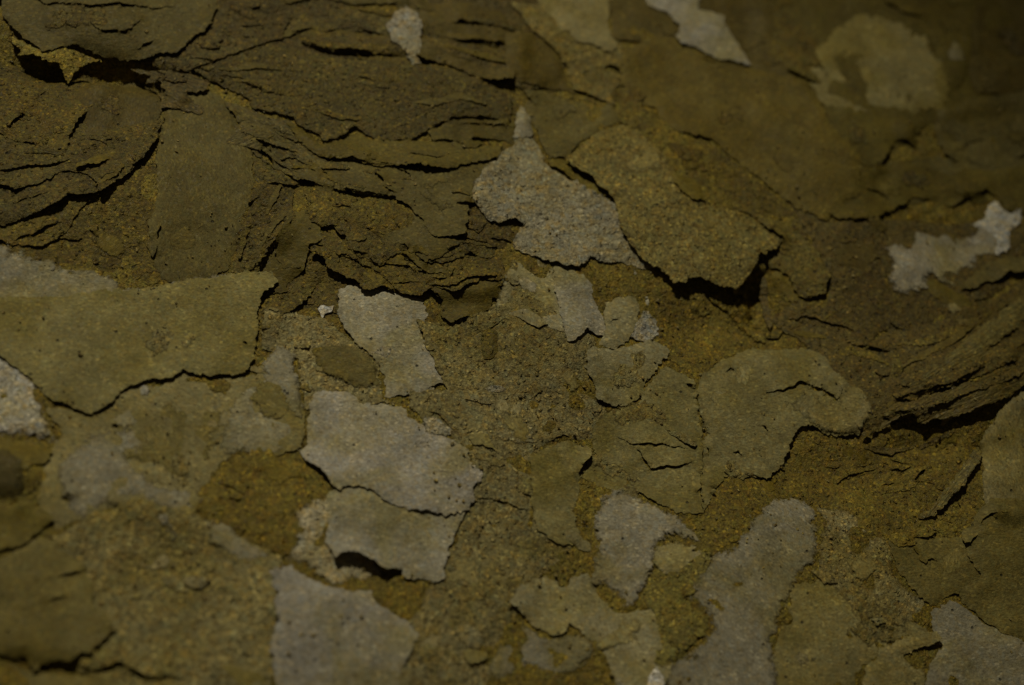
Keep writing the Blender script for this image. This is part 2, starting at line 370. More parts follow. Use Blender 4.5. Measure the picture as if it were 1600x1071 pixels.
# ------------------------------------------------------------------ flakes
cnt = [0]; LS = 0.85; TF = 0.68      # upper sheets are browner, and dimmer light up there is put into their tone
def flake(name, label, cat, mat, tone, pts, lift=5, Rl=26, thick=2.2, gap=0.6, drape=9, amp=2.9, ang=0.0, cracks=(), holes=(), bumps=(),
          scales=0, films=None, press=1.0, soft=True, up=2.0, even=False, group=None, parent=None, rough=1.0, jit=0.07, part_tone=None):
    lift = lift*LS; thick = thick*0.72 if thick < 5 else thick
    if lift <= 1*LS: lift = 0; thick *= 0.65; gap = min(gap, 0.1)
    cnt[0] += 1; seed = cnt[0]*131+7
    P = np.array([at(*p, up) for p in pts]); amp = min(amp, 0.5+0.045*float((P.max(0)-P.min(0)).min())) if amp < 4 else amp
    P = jag(P, amp, 1.9, seed)
    hl = []; cr = []
    for k, c in enumerate(cracks):
        cp, wdt, cl = c; cw = [at(*p) for p in cp]; h, cen = lens(cw, wdt, seed+k*5); hl.append(h); cr.append((cen, cl, wdt))
    for k, hp in enumerate(holes):
        hl.append(jag(np.array([at(*p) for p in hp]), 1.2, 2.4, seed+k*3+1))
    bm = [(*at(b[0], b[1]), b[2], b[3]) for b in bumps]
    c0 = P.mean(0); zc = float(samp(*c0))
    if parent is None: org = (c0[0], c0[1], zc)
    else: org = parent['_org']
    big = (P.max(0)-P.min(0)).max()
    me = sheet_mesh(name, P, hl, cr, lift, Rl, thick, gap, drape, org, seed, bm, rough, 7.0 if big > 250 else (5.0 if big > 60 else 3.0), True, press, even)
    me.materials.append(M[mat+'w' if lift == 0 and mat in 'SGC' and thick <= 1.0 and soft else mat]); o = bpy.data.objects.new(name, me); C.objects.link(o)
    if parent is not None: o.parent = parent
    else: o.location = Vector(org)*PX
    t = T[tone] if isinstance(tone, str) else tone
    if tone == 'tn': t = (t[0]*.93, t[1]*.93, t[2]*.88)
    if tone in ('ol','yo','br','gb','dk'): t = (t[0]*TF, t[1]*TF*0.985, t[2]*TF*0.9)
    rr = random.Random(seed); v = 1+rr.uniform(-jit, jit); o.color = (t[0]*v, t[1]*v, t[2]*v*(1+rr.uniform(-jit, jit)), ang % 1.0)
    o['_org'] = org
    if parent is None:
        o['label'] = label; o['category'] = cat
        if group: o['group'] = group
    elif label: o['label'] = label
    # little scales coming off the sheet
    for k in range((scales+1)//2):
        for _ in range(20):
            q = P.min(0)+np.array([rr.random(), rr.random()])*(P.max(0)-P.min(0))
            if inside(P, q[:1], q[1:])[0]: break
        r = rr.uniform(7, 26)*(1 if rr.random() < .8 else 1.6); a0 = rr.uniform(0, 6.28); el = rr.uniform(.35, .8); th = rr.uniform(-0.5, 0.2)
        pl = []
        for s in range(9):
            a = a0+s*6.283/9; rad = r*rr.uniform(.45, 1.3); xx, yy = rad*math.cos(a), rad*el*math.sin(a)
            pl.append((q[0]+xx*math.cos(th)-yy*math.sin(th), q[1]+xx*math.sin(th)+yy*math.cos(th)))
        Pl = jag(np.array(pl), 1.8, 2.0, seed+900+k)
        m2 = sheet_mesh('loose_scale', Pl, [], [], rr.uniform(0.0, 3.0), 10, rr.uniform(0.7, 1.4), 0.3, 5, org, seed+700+k, (), 0.5, 4.0)
        m2.materials.append(M[mat if rr.random() < .6 else rr.choice('SG')]); s_ = bpy.data.objects.new('loose_scale', m2); C.objects.link(s_); s_.parent = o
        v = rr.uniform(.88, 1.12); s_.color = (t[0]*v, t[1]*v, t[2]*v*rr.uniform(.85, 1.1), rr.random())
    # thin paler or ochre films left on the sheet
    if films is None: films = 0 if big < 140 or mat in 'FC' else int(min(9, ((P.max(0)-P.min(0)).prod()/26000)**0.8+0.5))
    for k in range(films):
        for _ in range(20):
            q = P.min(0)+np.array([rr.random(), rr.random()])*(P.max(0)-P.min(0))
            qq = np.array([q]+[q+36*np.array([math.cos(a), 0.8*math.sin(a)]) for a in (0, 1.05, 2.1, 3.14, 4.19, 5.24)])
            if inside(P, qq[:,0], qq[:,1]).all(): break
        else: continue
        r = rr.uniform(22, 42); a0 = rr.uniform(0, 6.28); el = rr.uniform(.4, .9); th = rr.uniform(-0.9, 0.9); pl = []
        for s in range(10):
            a = a0+s*6.283/10; rad = r*rr.uniform(.45, 1.25); xx, yy = rad*math.cos(a), rad*el*math.sin(a)
            pl.append((q[0]+xx*math.cos(th)-yy*math.sin(th), q[1]+xx*math.sin(th)+yy*math.cos(th)))
        Pl = jag(np.array(pl), 5.5, 2.0, seed+1900+k)
        m2 = sheet_mesh('thin_film', Pl, [], [], 0.0, 10, 0.25, 0.05, 4, org, seed+1700+k, (), 0.25, 5.0)
        m2.materials.append(M[rr.choice(['Sw','Sw','Gw'])]); s_ = bpy.data.objects.new('thin_film', m2); C.objects.link(s_); s_.parent = o
        f = rr.choice([(1.16,1.18,1.35),(1.10,1.11,1.25),(1.18,1.18,1.3),(.90,.89,.8),(1.06,1.02,.8)]); s_.color = (t[0]*f[0], t[1]*f[1], t[2]*f[2], rr.random())
    return o
FK = 'bark flake'
# ---- upper right
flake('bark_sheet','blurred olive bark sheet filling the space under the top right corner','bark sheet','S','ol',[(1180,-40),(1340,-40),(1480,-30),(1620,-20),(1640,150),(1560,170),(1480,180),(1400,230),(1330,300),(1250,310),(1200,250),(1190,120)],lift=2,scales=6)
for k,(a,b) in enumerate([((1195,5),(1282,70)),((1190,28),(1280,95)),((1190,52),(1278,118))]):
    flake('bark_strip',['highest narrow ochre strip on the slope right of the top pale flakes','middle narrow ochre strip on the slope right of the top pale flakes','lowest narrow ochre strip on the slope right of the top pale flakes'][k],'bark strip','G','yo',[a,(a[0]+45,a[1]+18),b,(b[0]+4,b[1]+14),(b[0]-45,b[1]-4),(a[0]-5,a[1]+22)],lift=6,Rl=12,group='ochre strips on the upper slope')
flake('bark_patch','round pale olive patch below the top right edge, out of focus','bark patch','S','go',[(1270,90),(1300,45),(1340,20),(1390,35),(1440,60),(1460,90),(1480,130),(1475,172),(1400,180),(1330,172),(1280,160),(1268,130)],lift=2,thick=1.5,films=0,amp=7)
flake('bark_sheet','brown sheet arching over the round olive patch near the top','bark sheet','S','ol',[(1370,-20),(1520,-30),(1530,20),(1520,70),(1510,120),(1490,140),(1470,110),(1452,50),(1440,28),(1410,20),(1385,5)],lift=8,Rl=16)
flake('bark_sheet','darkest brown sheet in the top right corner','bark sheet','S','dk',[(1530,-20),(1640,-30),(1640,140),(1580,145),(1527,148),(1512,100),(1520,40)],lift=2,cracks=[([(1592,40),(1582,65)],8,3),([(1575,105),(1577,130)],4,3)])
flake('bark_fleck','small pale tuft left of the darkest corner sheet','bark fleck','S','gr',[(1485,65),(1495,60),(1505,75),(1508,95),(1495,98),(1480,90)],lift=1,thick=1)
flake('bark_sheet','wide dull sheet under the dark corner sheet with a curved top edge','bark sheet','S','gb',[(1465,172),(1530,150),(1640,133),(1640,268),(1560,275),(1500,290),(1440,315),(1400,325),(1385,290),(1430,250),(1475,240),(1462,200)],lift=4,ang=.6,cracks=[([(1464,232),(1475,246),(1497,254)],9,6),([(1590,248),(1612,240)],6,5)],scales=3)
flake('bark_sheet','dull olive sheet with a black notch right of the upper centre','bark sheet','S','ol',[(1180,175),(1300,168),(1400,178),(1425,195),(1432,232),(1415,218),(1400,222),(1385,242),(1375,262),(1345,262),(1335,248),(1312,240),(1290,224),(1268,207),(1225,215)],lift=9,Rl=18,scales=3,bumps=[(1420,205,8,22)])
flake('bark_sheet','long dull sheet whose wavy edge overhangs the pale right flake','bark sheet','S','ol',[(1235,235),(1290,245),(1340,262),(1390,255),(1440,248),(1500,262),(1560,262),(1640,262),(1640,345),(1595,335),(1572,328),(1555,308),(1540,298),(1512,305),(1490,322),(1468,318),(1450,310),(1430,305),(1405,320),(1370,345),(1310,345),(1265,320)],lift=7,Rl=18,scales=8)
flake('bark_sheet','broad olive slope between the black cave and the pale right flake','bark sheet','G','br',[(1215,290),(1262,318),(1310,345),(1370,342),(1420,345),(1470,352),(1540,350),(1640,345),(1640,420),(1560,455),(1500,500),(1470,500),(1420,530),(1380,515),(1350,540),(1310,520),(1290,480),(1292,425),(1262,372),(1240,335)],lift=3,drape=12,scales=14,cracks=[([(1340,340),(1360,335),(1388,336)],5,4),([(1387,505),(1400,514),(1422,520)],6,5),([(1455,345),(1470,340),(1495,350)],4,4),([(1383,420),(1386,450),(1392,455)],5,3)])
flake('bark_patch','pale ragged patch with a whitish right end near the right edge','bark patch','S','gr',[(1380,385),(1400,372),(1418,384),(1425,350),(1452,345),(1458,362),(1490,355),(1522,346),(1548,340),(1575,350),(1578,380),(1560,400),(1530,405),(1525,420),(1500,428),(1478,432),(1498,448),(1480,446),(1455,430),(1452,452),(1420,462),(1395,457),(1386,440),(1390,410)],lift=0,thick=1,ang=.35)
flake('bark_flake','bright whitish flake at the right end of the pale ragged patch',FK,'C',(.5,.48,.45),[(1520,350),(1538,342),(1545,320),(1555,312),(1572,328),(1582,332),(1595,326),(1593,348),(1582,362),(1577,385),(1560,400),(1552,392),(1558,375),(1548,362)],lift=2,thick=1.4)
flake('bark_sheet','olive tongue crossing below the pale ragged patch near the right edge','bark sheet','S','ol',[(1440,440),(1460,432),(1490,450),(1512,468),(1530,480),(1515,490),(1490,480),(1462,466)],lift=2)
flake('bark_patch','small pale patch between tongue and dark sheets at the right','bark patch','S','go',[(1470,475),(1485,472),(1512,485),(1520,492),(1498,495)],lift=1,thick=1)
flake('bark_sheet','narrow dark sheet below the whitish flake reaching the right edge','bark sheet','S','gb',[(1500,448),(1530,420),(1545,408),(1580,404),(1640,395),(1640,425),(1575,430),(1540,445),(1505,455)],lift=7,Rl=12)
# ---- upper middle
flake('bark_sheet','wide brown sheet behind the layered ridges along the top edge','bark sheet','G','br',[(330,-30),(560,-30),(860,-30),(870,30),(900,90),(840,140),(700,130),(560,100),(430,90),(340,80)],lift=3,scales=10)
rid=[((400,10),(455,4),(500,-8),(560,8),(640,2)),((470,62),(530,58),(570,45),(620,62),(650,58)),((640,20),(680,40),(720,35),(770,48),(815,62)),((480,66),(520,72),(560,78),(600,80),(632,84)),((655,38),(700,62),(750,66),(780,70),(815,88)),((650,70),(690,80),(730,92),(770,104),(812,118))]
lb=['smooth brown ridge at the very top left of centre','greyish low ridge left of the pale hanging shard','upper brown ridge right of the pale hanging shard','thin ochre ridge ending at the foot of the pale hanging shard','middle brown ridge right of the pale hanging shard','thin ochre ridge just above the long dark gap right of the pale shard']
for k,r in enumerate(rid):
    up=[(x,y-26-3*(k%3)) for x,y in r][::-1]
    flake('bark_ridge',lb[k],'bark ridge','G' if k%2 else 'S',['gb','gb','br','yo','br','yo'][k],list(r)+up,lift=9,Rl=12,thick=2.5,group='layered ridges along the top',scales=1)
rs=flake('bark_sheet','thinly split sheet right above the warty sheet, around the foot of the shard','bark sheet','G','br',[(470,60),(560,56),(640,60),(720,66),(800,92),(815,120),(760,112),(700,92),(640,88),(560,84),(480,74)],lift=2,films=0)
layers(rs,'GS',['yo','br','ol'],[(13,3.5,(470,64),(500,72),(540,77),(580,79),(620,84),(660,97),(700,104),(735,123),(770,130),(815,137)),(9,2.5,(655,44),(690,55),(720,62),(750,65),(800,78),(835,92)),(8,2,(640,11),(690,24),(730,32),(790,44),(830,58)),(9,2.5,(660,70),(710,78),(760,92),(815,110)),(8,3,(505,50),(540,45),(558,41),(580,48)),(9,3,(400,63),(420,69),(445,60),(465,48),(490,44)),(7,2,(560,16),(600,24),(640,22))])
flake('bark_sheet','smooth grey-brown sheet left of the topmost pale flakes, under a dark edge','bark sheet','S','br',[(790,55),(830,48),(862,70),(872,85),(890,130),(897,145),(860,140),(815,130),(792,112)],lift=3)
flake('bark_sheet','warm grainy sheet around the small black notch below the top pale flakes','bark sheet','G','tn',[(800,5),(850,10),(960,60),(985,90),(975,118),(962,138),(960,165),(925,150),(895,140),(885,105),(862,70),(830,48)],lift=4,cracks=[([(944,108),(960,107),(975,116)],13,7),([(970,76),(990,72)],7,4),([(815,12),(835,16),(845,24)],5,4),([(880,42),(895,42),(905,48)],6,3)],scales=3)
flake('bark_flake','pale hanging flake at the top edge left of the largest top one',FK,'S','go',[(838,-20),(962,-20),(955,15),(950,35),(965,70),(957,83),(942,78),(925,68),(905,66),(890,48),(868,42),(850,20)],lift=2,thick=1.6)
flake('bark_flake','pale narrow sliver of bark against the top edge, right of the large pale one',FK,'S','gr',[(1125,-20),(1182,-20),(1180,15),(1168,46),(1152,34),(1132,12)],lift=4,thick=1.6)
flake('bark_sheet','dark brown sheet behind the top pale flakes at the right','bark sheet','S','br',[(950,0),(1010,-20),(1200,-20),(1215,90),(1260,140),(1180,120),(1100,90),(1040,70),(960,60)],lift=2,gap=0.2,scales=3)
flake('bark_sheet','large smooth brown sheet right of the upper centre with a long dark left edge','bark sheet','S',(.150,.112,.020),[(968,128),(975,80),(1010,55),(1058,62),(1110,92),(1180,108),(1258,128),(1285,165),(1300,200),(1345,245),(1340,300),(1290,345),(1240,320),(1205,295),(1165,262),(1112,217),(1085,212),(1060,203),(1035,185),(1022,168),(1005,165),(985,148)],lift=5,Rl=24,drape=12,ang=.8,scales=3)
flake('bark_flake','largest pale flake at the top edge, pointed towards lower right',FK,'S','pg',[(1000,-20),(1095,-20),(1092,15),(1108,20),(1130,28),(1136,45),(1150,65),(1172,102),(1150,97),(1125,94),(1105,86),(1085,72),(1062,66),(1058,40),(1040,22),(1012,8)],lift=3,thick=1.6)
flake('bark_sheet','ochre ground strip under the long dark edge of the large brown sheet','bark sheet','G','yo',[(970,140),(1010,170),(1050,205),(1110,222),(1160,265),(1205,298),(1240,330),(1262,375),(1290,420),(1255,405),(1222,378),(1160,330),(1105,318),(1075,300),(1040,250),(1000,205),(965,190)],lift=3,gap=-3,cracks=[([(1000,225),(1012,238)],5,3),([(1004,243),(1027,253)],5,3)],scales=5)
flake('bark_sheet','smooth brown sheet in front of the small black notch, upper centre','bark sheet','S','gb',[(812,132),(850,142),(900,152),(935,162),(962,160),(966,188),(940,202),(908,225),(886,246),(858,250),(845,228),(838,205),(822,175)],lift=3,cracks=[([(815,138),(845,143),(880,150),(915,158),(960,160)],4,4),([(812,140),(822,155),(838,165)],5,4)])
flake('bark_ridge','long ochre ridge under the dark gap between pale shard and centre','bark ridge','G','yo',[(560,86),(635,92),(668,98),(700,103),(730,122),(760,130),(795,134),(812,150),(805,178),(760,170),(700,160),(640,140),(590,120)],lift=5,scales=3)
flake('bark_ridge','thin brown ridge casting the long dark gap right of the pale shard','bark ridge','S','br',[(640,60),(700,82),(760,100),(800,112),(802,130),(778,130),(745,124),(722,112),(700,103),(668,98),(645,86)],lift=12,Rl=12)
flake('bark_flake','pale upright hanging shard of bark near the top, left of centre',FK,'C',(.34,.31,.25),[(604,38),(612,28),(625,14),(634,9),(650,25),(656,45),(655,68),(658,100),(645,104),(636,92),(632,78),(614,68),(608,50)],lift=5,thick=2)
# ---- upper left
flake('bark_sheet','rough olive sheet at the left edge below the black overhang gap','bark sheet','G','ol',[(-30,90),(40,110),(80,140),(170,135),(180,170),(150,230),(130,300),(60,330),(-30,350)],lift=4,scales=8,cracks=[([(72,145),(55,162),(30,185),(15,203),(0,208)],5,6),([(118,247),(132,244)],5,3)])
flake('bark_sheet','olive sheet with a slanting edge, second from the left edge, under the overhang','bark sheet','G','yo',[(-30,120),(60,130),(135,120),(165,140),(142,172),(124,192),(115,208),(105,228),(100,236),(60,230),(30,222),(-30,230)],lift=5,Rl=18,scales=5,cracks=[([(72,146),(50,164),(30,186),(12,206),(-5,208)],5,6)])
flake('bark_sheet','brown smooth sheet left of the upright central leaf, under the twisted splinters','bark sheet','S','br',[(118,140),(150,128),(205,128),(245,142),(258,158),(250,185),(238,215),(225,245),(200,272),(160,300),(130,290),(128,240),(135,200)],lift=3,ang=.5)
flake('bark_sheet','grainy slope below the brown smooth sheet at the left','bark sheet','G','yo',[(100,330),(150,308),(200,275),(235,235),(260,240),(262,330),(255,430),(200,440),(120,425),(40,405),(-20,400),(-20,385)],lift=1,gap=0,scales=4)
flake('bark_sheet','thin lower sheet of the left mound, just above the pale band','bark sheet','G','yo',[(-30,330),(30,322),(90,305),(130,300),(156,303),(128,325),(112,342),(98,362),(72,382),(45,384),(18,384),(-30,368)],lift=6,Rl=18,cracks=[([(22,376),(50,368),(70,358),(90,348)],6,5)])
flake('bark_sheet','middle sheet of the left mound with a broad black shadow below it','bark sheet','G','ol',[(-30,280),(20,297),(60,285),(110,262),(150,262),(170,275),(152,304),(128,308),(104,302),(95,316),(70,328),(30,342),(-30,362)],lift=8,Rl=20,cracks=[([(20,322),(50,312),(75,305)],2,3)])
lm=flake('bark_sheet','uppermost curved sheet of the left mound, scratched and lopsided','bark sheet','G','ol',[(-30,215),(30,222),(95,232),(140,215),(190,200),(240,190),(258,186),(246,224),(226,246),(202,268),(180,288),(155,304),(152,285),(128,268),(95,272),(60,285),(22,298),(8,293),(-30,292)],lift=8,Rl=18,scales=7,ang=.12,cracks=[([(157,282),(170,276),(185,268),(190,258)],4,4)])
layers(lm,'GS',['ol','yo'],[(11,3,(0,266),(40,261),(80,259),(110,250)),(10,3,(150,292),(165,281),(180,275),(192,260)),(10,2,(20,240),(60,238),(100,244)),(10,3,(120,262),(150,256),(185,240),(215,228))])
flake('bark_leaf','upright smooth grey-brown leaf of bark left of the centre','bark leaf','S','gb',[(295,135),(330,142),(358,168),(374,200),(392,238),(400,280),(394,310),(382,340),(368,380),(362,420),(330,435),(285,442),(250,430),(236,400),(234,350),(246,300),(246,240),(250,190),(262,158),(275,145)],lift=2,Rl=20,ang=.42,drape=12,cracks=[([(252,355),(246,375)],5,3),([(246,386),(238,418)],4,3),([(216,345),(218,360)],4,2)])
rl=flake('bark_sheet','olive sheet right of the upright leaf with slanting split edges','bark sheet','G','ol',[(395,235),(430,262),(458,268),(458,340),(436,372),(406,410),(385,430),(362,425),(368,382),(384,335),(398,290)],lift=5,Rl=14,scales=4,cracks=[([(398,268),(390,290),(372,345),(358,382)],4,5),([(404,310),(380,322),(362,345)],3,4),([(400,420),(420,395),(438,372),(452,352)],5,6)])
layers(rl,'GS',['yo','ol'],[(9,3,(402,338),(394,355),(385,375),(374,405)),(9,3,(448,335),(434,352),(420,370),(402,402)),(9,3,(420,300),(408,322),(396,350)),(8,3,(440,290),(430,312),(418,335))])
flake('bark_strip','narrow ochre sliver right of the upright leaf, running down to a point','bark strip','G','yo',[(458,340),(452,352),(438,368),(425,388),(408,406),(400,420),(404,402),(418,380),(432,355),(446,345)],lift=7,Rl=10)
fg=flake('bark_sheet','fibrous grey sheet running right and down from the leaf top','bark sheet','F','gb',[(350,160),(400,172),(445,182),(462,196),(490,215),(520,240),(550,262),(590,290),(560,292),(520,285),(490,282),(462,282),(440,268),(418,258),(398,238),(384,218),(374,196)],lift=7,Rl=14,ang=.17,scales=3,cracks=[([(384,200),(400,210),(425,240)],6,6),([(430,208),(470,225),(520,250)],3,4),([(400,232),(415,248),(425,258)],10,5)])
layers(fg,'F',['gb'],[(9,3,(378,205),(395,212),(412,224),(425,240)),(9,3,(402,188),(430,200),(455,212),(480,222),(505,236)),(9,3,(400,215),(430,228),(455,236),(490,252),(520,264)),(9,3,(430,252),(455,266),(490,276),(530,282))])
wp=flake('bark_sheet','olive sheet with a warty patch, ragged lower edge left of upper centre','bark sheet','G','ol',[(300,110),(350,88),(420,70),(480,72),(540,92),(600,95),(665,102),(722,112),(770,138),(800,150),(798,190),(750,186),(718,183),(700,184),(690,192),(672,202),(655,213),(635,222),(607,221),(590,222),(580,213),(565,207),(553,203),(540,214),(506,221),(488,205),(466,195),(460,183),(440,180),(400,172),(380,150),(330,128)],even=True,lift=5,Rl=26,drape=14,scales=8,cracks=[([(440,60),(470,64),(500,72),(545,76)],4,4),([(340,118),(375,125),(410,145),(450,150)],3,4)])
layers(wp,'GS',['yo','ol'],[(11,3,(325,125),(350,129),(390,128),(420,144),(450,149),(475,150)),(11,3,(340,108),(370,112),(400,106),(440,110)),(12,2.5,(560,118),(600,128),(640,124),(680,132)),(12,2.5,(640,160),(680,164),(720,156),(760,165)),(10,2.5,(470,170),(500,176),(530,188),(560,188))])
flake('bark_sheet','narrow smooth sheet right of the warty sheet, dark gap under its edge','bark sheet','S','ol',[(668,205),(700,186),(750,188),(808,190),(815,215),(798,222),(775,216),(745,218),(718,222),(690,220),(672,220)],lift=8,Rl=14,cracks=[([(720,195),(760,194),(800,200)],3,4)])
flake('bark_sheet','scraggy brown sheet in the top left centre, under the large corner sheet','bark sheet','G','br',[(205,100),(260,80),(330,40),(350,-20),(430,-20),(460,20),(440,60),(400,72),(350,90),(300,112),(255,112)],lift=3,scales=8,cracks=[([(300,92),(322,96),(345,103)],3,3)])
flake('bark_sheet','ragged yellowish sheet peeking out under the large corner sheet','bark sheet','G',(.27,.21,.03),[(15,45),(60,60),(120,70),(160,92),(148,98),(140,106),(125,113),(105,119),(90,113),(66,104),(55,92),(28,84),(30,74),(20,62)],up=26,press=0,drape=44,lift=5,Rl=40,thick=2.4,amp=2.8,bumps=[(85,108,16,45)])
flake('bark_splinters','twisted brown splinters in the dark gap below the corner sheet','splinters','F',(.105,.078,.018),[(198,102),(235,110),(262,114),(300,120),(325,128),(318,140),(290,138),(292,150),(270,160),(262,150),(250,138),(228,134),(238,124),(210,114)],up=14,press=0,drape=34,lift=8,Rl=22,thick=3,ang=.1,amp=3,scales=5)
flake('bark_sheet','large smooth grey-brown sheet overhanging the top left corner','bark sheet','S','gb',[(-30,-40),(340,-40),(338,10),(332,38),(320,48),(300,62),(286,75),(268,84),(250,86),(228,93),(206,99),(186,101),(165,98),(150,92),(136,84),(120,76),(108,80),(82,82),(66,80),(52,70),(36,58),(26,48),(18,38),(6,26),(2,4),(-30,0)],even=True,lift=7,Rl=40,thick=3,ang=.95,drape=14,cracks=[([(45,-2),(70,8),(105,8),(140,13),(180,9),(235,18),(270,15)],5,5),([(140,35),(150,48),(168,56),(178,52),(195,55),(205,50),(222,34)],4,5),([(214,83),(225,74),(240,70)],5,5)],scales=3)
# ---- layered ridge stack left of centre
flake('bark_sheet','ochre ground sheet in the hollow below the layered stack','bark sheet','G','yo',[(400,470),(450,440),(480,400),(520,400),(580,450),(660,470),(700,520),(650,560),(560,560),(470,560),(410,540)],lift=1,gap=0,scales=5)
flake('bark_flake','long pale grey flake running down from beneath the layered stack',FK,'S','pg',[(525,452),(548,445),(600,450),(660,470),(668,490),(662,510),(668,535),(675,552),(690,562),(690,580),(714,596),(708,604),(688,602),(676,615),(656,626),(640,617),(600,622),(597,585),(583,560),(560,540),(538,515),(528,490)],lift=2,films=0,thick=1.8,scales=3,cracks=[([(660,612),(672,606),(684,604)],2,2)])
flake('bark_strip','grainy ochre strip slanting down left of the layered stack','bark strip','G','yo',[(500,388),(512,415),(510,432),(495,450),(480,468),(455,484),(430,502),(410,516),(406,500),(405,488),(430,465),(455,450),(475,420),(482,398)],lift=6,Rl=14,scales=3)
flake('bark_sheet','smooth olive sheet with a dark ragged right edge left of the layered stack','bark sheet','S','ol',[(430,372),(455,350),(460,330),(480,330),(500,352),(500,378),(494,384),(484,386),(480,400),(474,418),(462,430),(452,442),(447,456),(430,458),(414,466),(402,480),(392,470),(405,440),(400,425),(415,400)],lift=8,Rl=16,scales=2)
flake('bark_flake','tiny bright white chip by the lower left foot of the layered stack',FK,'C','wh',[(496,482),(502,476),(510,478),(522,477),(518,486),(508,490),(504,498),(500,490)],lift=2,thick=1.2,amp=.8)
st=flake('layered_stack','stack of thin ochre layers with wavy torn edges left of the centre','layered bark','G','yo',[(478,395),(492,382),(520,388),(545,395),(700,400),(785,400),(790,440),(760,455),(700,462),(684,466),(676,453),(668,455),(656,465),(635,463),(614,456),(600,450),(588,452),(566,455),(562,446),(545,440),(528,433),(514,424),(506,405)],even=True,lift=12,Rl=30,thick=2.6,scales=4,cracks=[([(525,401),(550,410),(580,424),(600,440),(622,458)],4,6)])
flake('layer','',None,'S','ol',[(690,472),(672,452),(700,440),(740,430),(775,438),(784,452),(782,466),(768,470),(765,481),(745,495),(722,500),(704,505),(692,500),(686,490)],lift=8,Rl=20,parent=st)
flake('layer','',None,'G','yo',[(490,352),(525,357),(538,368),(560,380),(600,395),(700,405),(775,415),(784,428),(778,440),(755,436),(745,444),(728,450),(712,458),(690,452),(668,446),(640,440),(618,440),(600,430),(588,420),(570,412),(548,404),(528,398),(512,388),(495,384),(488,368)],lift=3.5,Rl=10,parent=st,scales=3,cracks=[([(603,395),(628,405),(645,425),(675,428)],5,5),([(676,435),(700,440),(710,420)],5,5)])
flake('layer','',None,'G','ol',[(476,330),(520,335),(600,350),(700,370),(770,378),(790,386),(776,388),(775,404),(750,402),(735,398),(720,405),(700,412),(680,408),(662,412),(655,402),(640,392),(625,396),(607,405),(592,416),(572,400),(552,392),(545,376),(528,362),(520,356),(498,352),(486,345)],lift=3.5,Rl=10,parent=st,scales=3,cracks=[([(635,385),(650,388),(665,392)],3,4)])
flake('layer','smooth grey-brown top layer','','S','gb',[(560,315),(640,330),(700,365),(725,378),(710,388),(702,396),(690,404),(664,411),(655,402),(660,395),(640,385),(620,380),(590,370),(560,345)],lift=3.5,Rl=10,parent=st)
layers(st,'GS',['yo','ol','yo'],[(14,3,(495,352),(520,356),(535,366),(545,385),(560,398),(580,405),(595,416),(605,404)),(13,3,(620,395),(635,400),(650,415),(670,425),(700,428)),
 (12,3,(665,441),(690,447),(710,445),(730,435),(745,432),(775,430)),(9,2,(640,392),(655,392),(668,398)),(12,3,(700,387),(720,378),(735,379),(760,384),(776,386)),(11,3,(540,420),(570,432),(590,444),(612,452),(640,458))])
flake('bark_sheet','grainy ochre sheet on top of the layered stack, under the large smooth one','bark sheet','G','yo',[(474,300),(500,296),(550,300),(620,312),(650,340),(640,360),(600,365),(575,355),(545,352),(522,350),(498,352),(484,342),(476,328)],lift=3.5,Rl=10,scales=2)
flake('bark_sheet','dark warty patch right of the layered stack below the pale crystalline crust','bark sheet','G','br',[(700,330),(750,300),(790,330),(800,350),(798,375),(790,388),(775,385),(760,380),(722,370)],lift=6,Rl=14,scales=4,cracks=[([(720,310),(732,312)],4,3),([(715,320),(735,322)],3,3),([(722,336),(732,330)],4,3)])
ts=flake('bark_sheet','large smooth grey-brown sheet above the layered stack with an overhanging edge','bark sheet','S','gb',[(505,228),(560,225),(640,225),(720,226),(790,228),(785,240),(760,262),(740,290),(735,320),(728,350),(730,368),(700,369),(684,372),(668,364),(658,345),(640,328),(616,309),(580,305),(550,303),(520,296),(490,288),(462,283),(470,268),(520,262)],even=True,lift=5,Rl=20,drape=14,cracks=[([(582,274),(592,280),(598,288)],5,5),([(598,294),(606,300),(614,303)],3,4),([(495,268),(505,272),(518,280)],6,4),([(622,268),(635,272),(642,278)],4,4),([(520,290),(545,300),(570,307)],4,5)],scales=3)
layers(ts,'SG',['gb','ol'],[(12,2.5,(700,264),(735,262),(770,259),(800,258)),(9,2,(705,301),(720,302),(735,305)),(9,2,(712,316),(730,316),(748,318)),(12,2.5,(520,289),(540,293),(560,300),(580,304),(600,304))])
sb=flake('bark_strip','slim brown band below the narrow smooth sheet, upper centre left','bark strip','S','ol',[(450,192),(475,203),(500,226),(540,218),(553,210),(580,220),(660,222),(790,226),(780,250),(700,262),(640,262),(590,262),(560,255),(520,250),(480,236),(462,215)],lift=6,Rl=14,scales=3,cracks=[([(515,250),(550,246),(560,242),(590,256),(615,258)],3,4),([(500,262),(530,262),(560,264)],3,4)])
layers(sb,'SG',['ol','gb','yo'],[(11,3,(515,250),(535,248),(550,243),(565,247),(580,255),(600,257),(617,258)),(12,3,(440,250),(452,245),(470,252),(490,261),(505,264),(520,262),(545,263)),(10,3,(455,263),(480,262),(500,269),(522,281)),(10,2.5,(560,270),(590,272),(620,280),(650,279)),(10,2.5,(640,240),(680,246),(720,243),(760,248))])
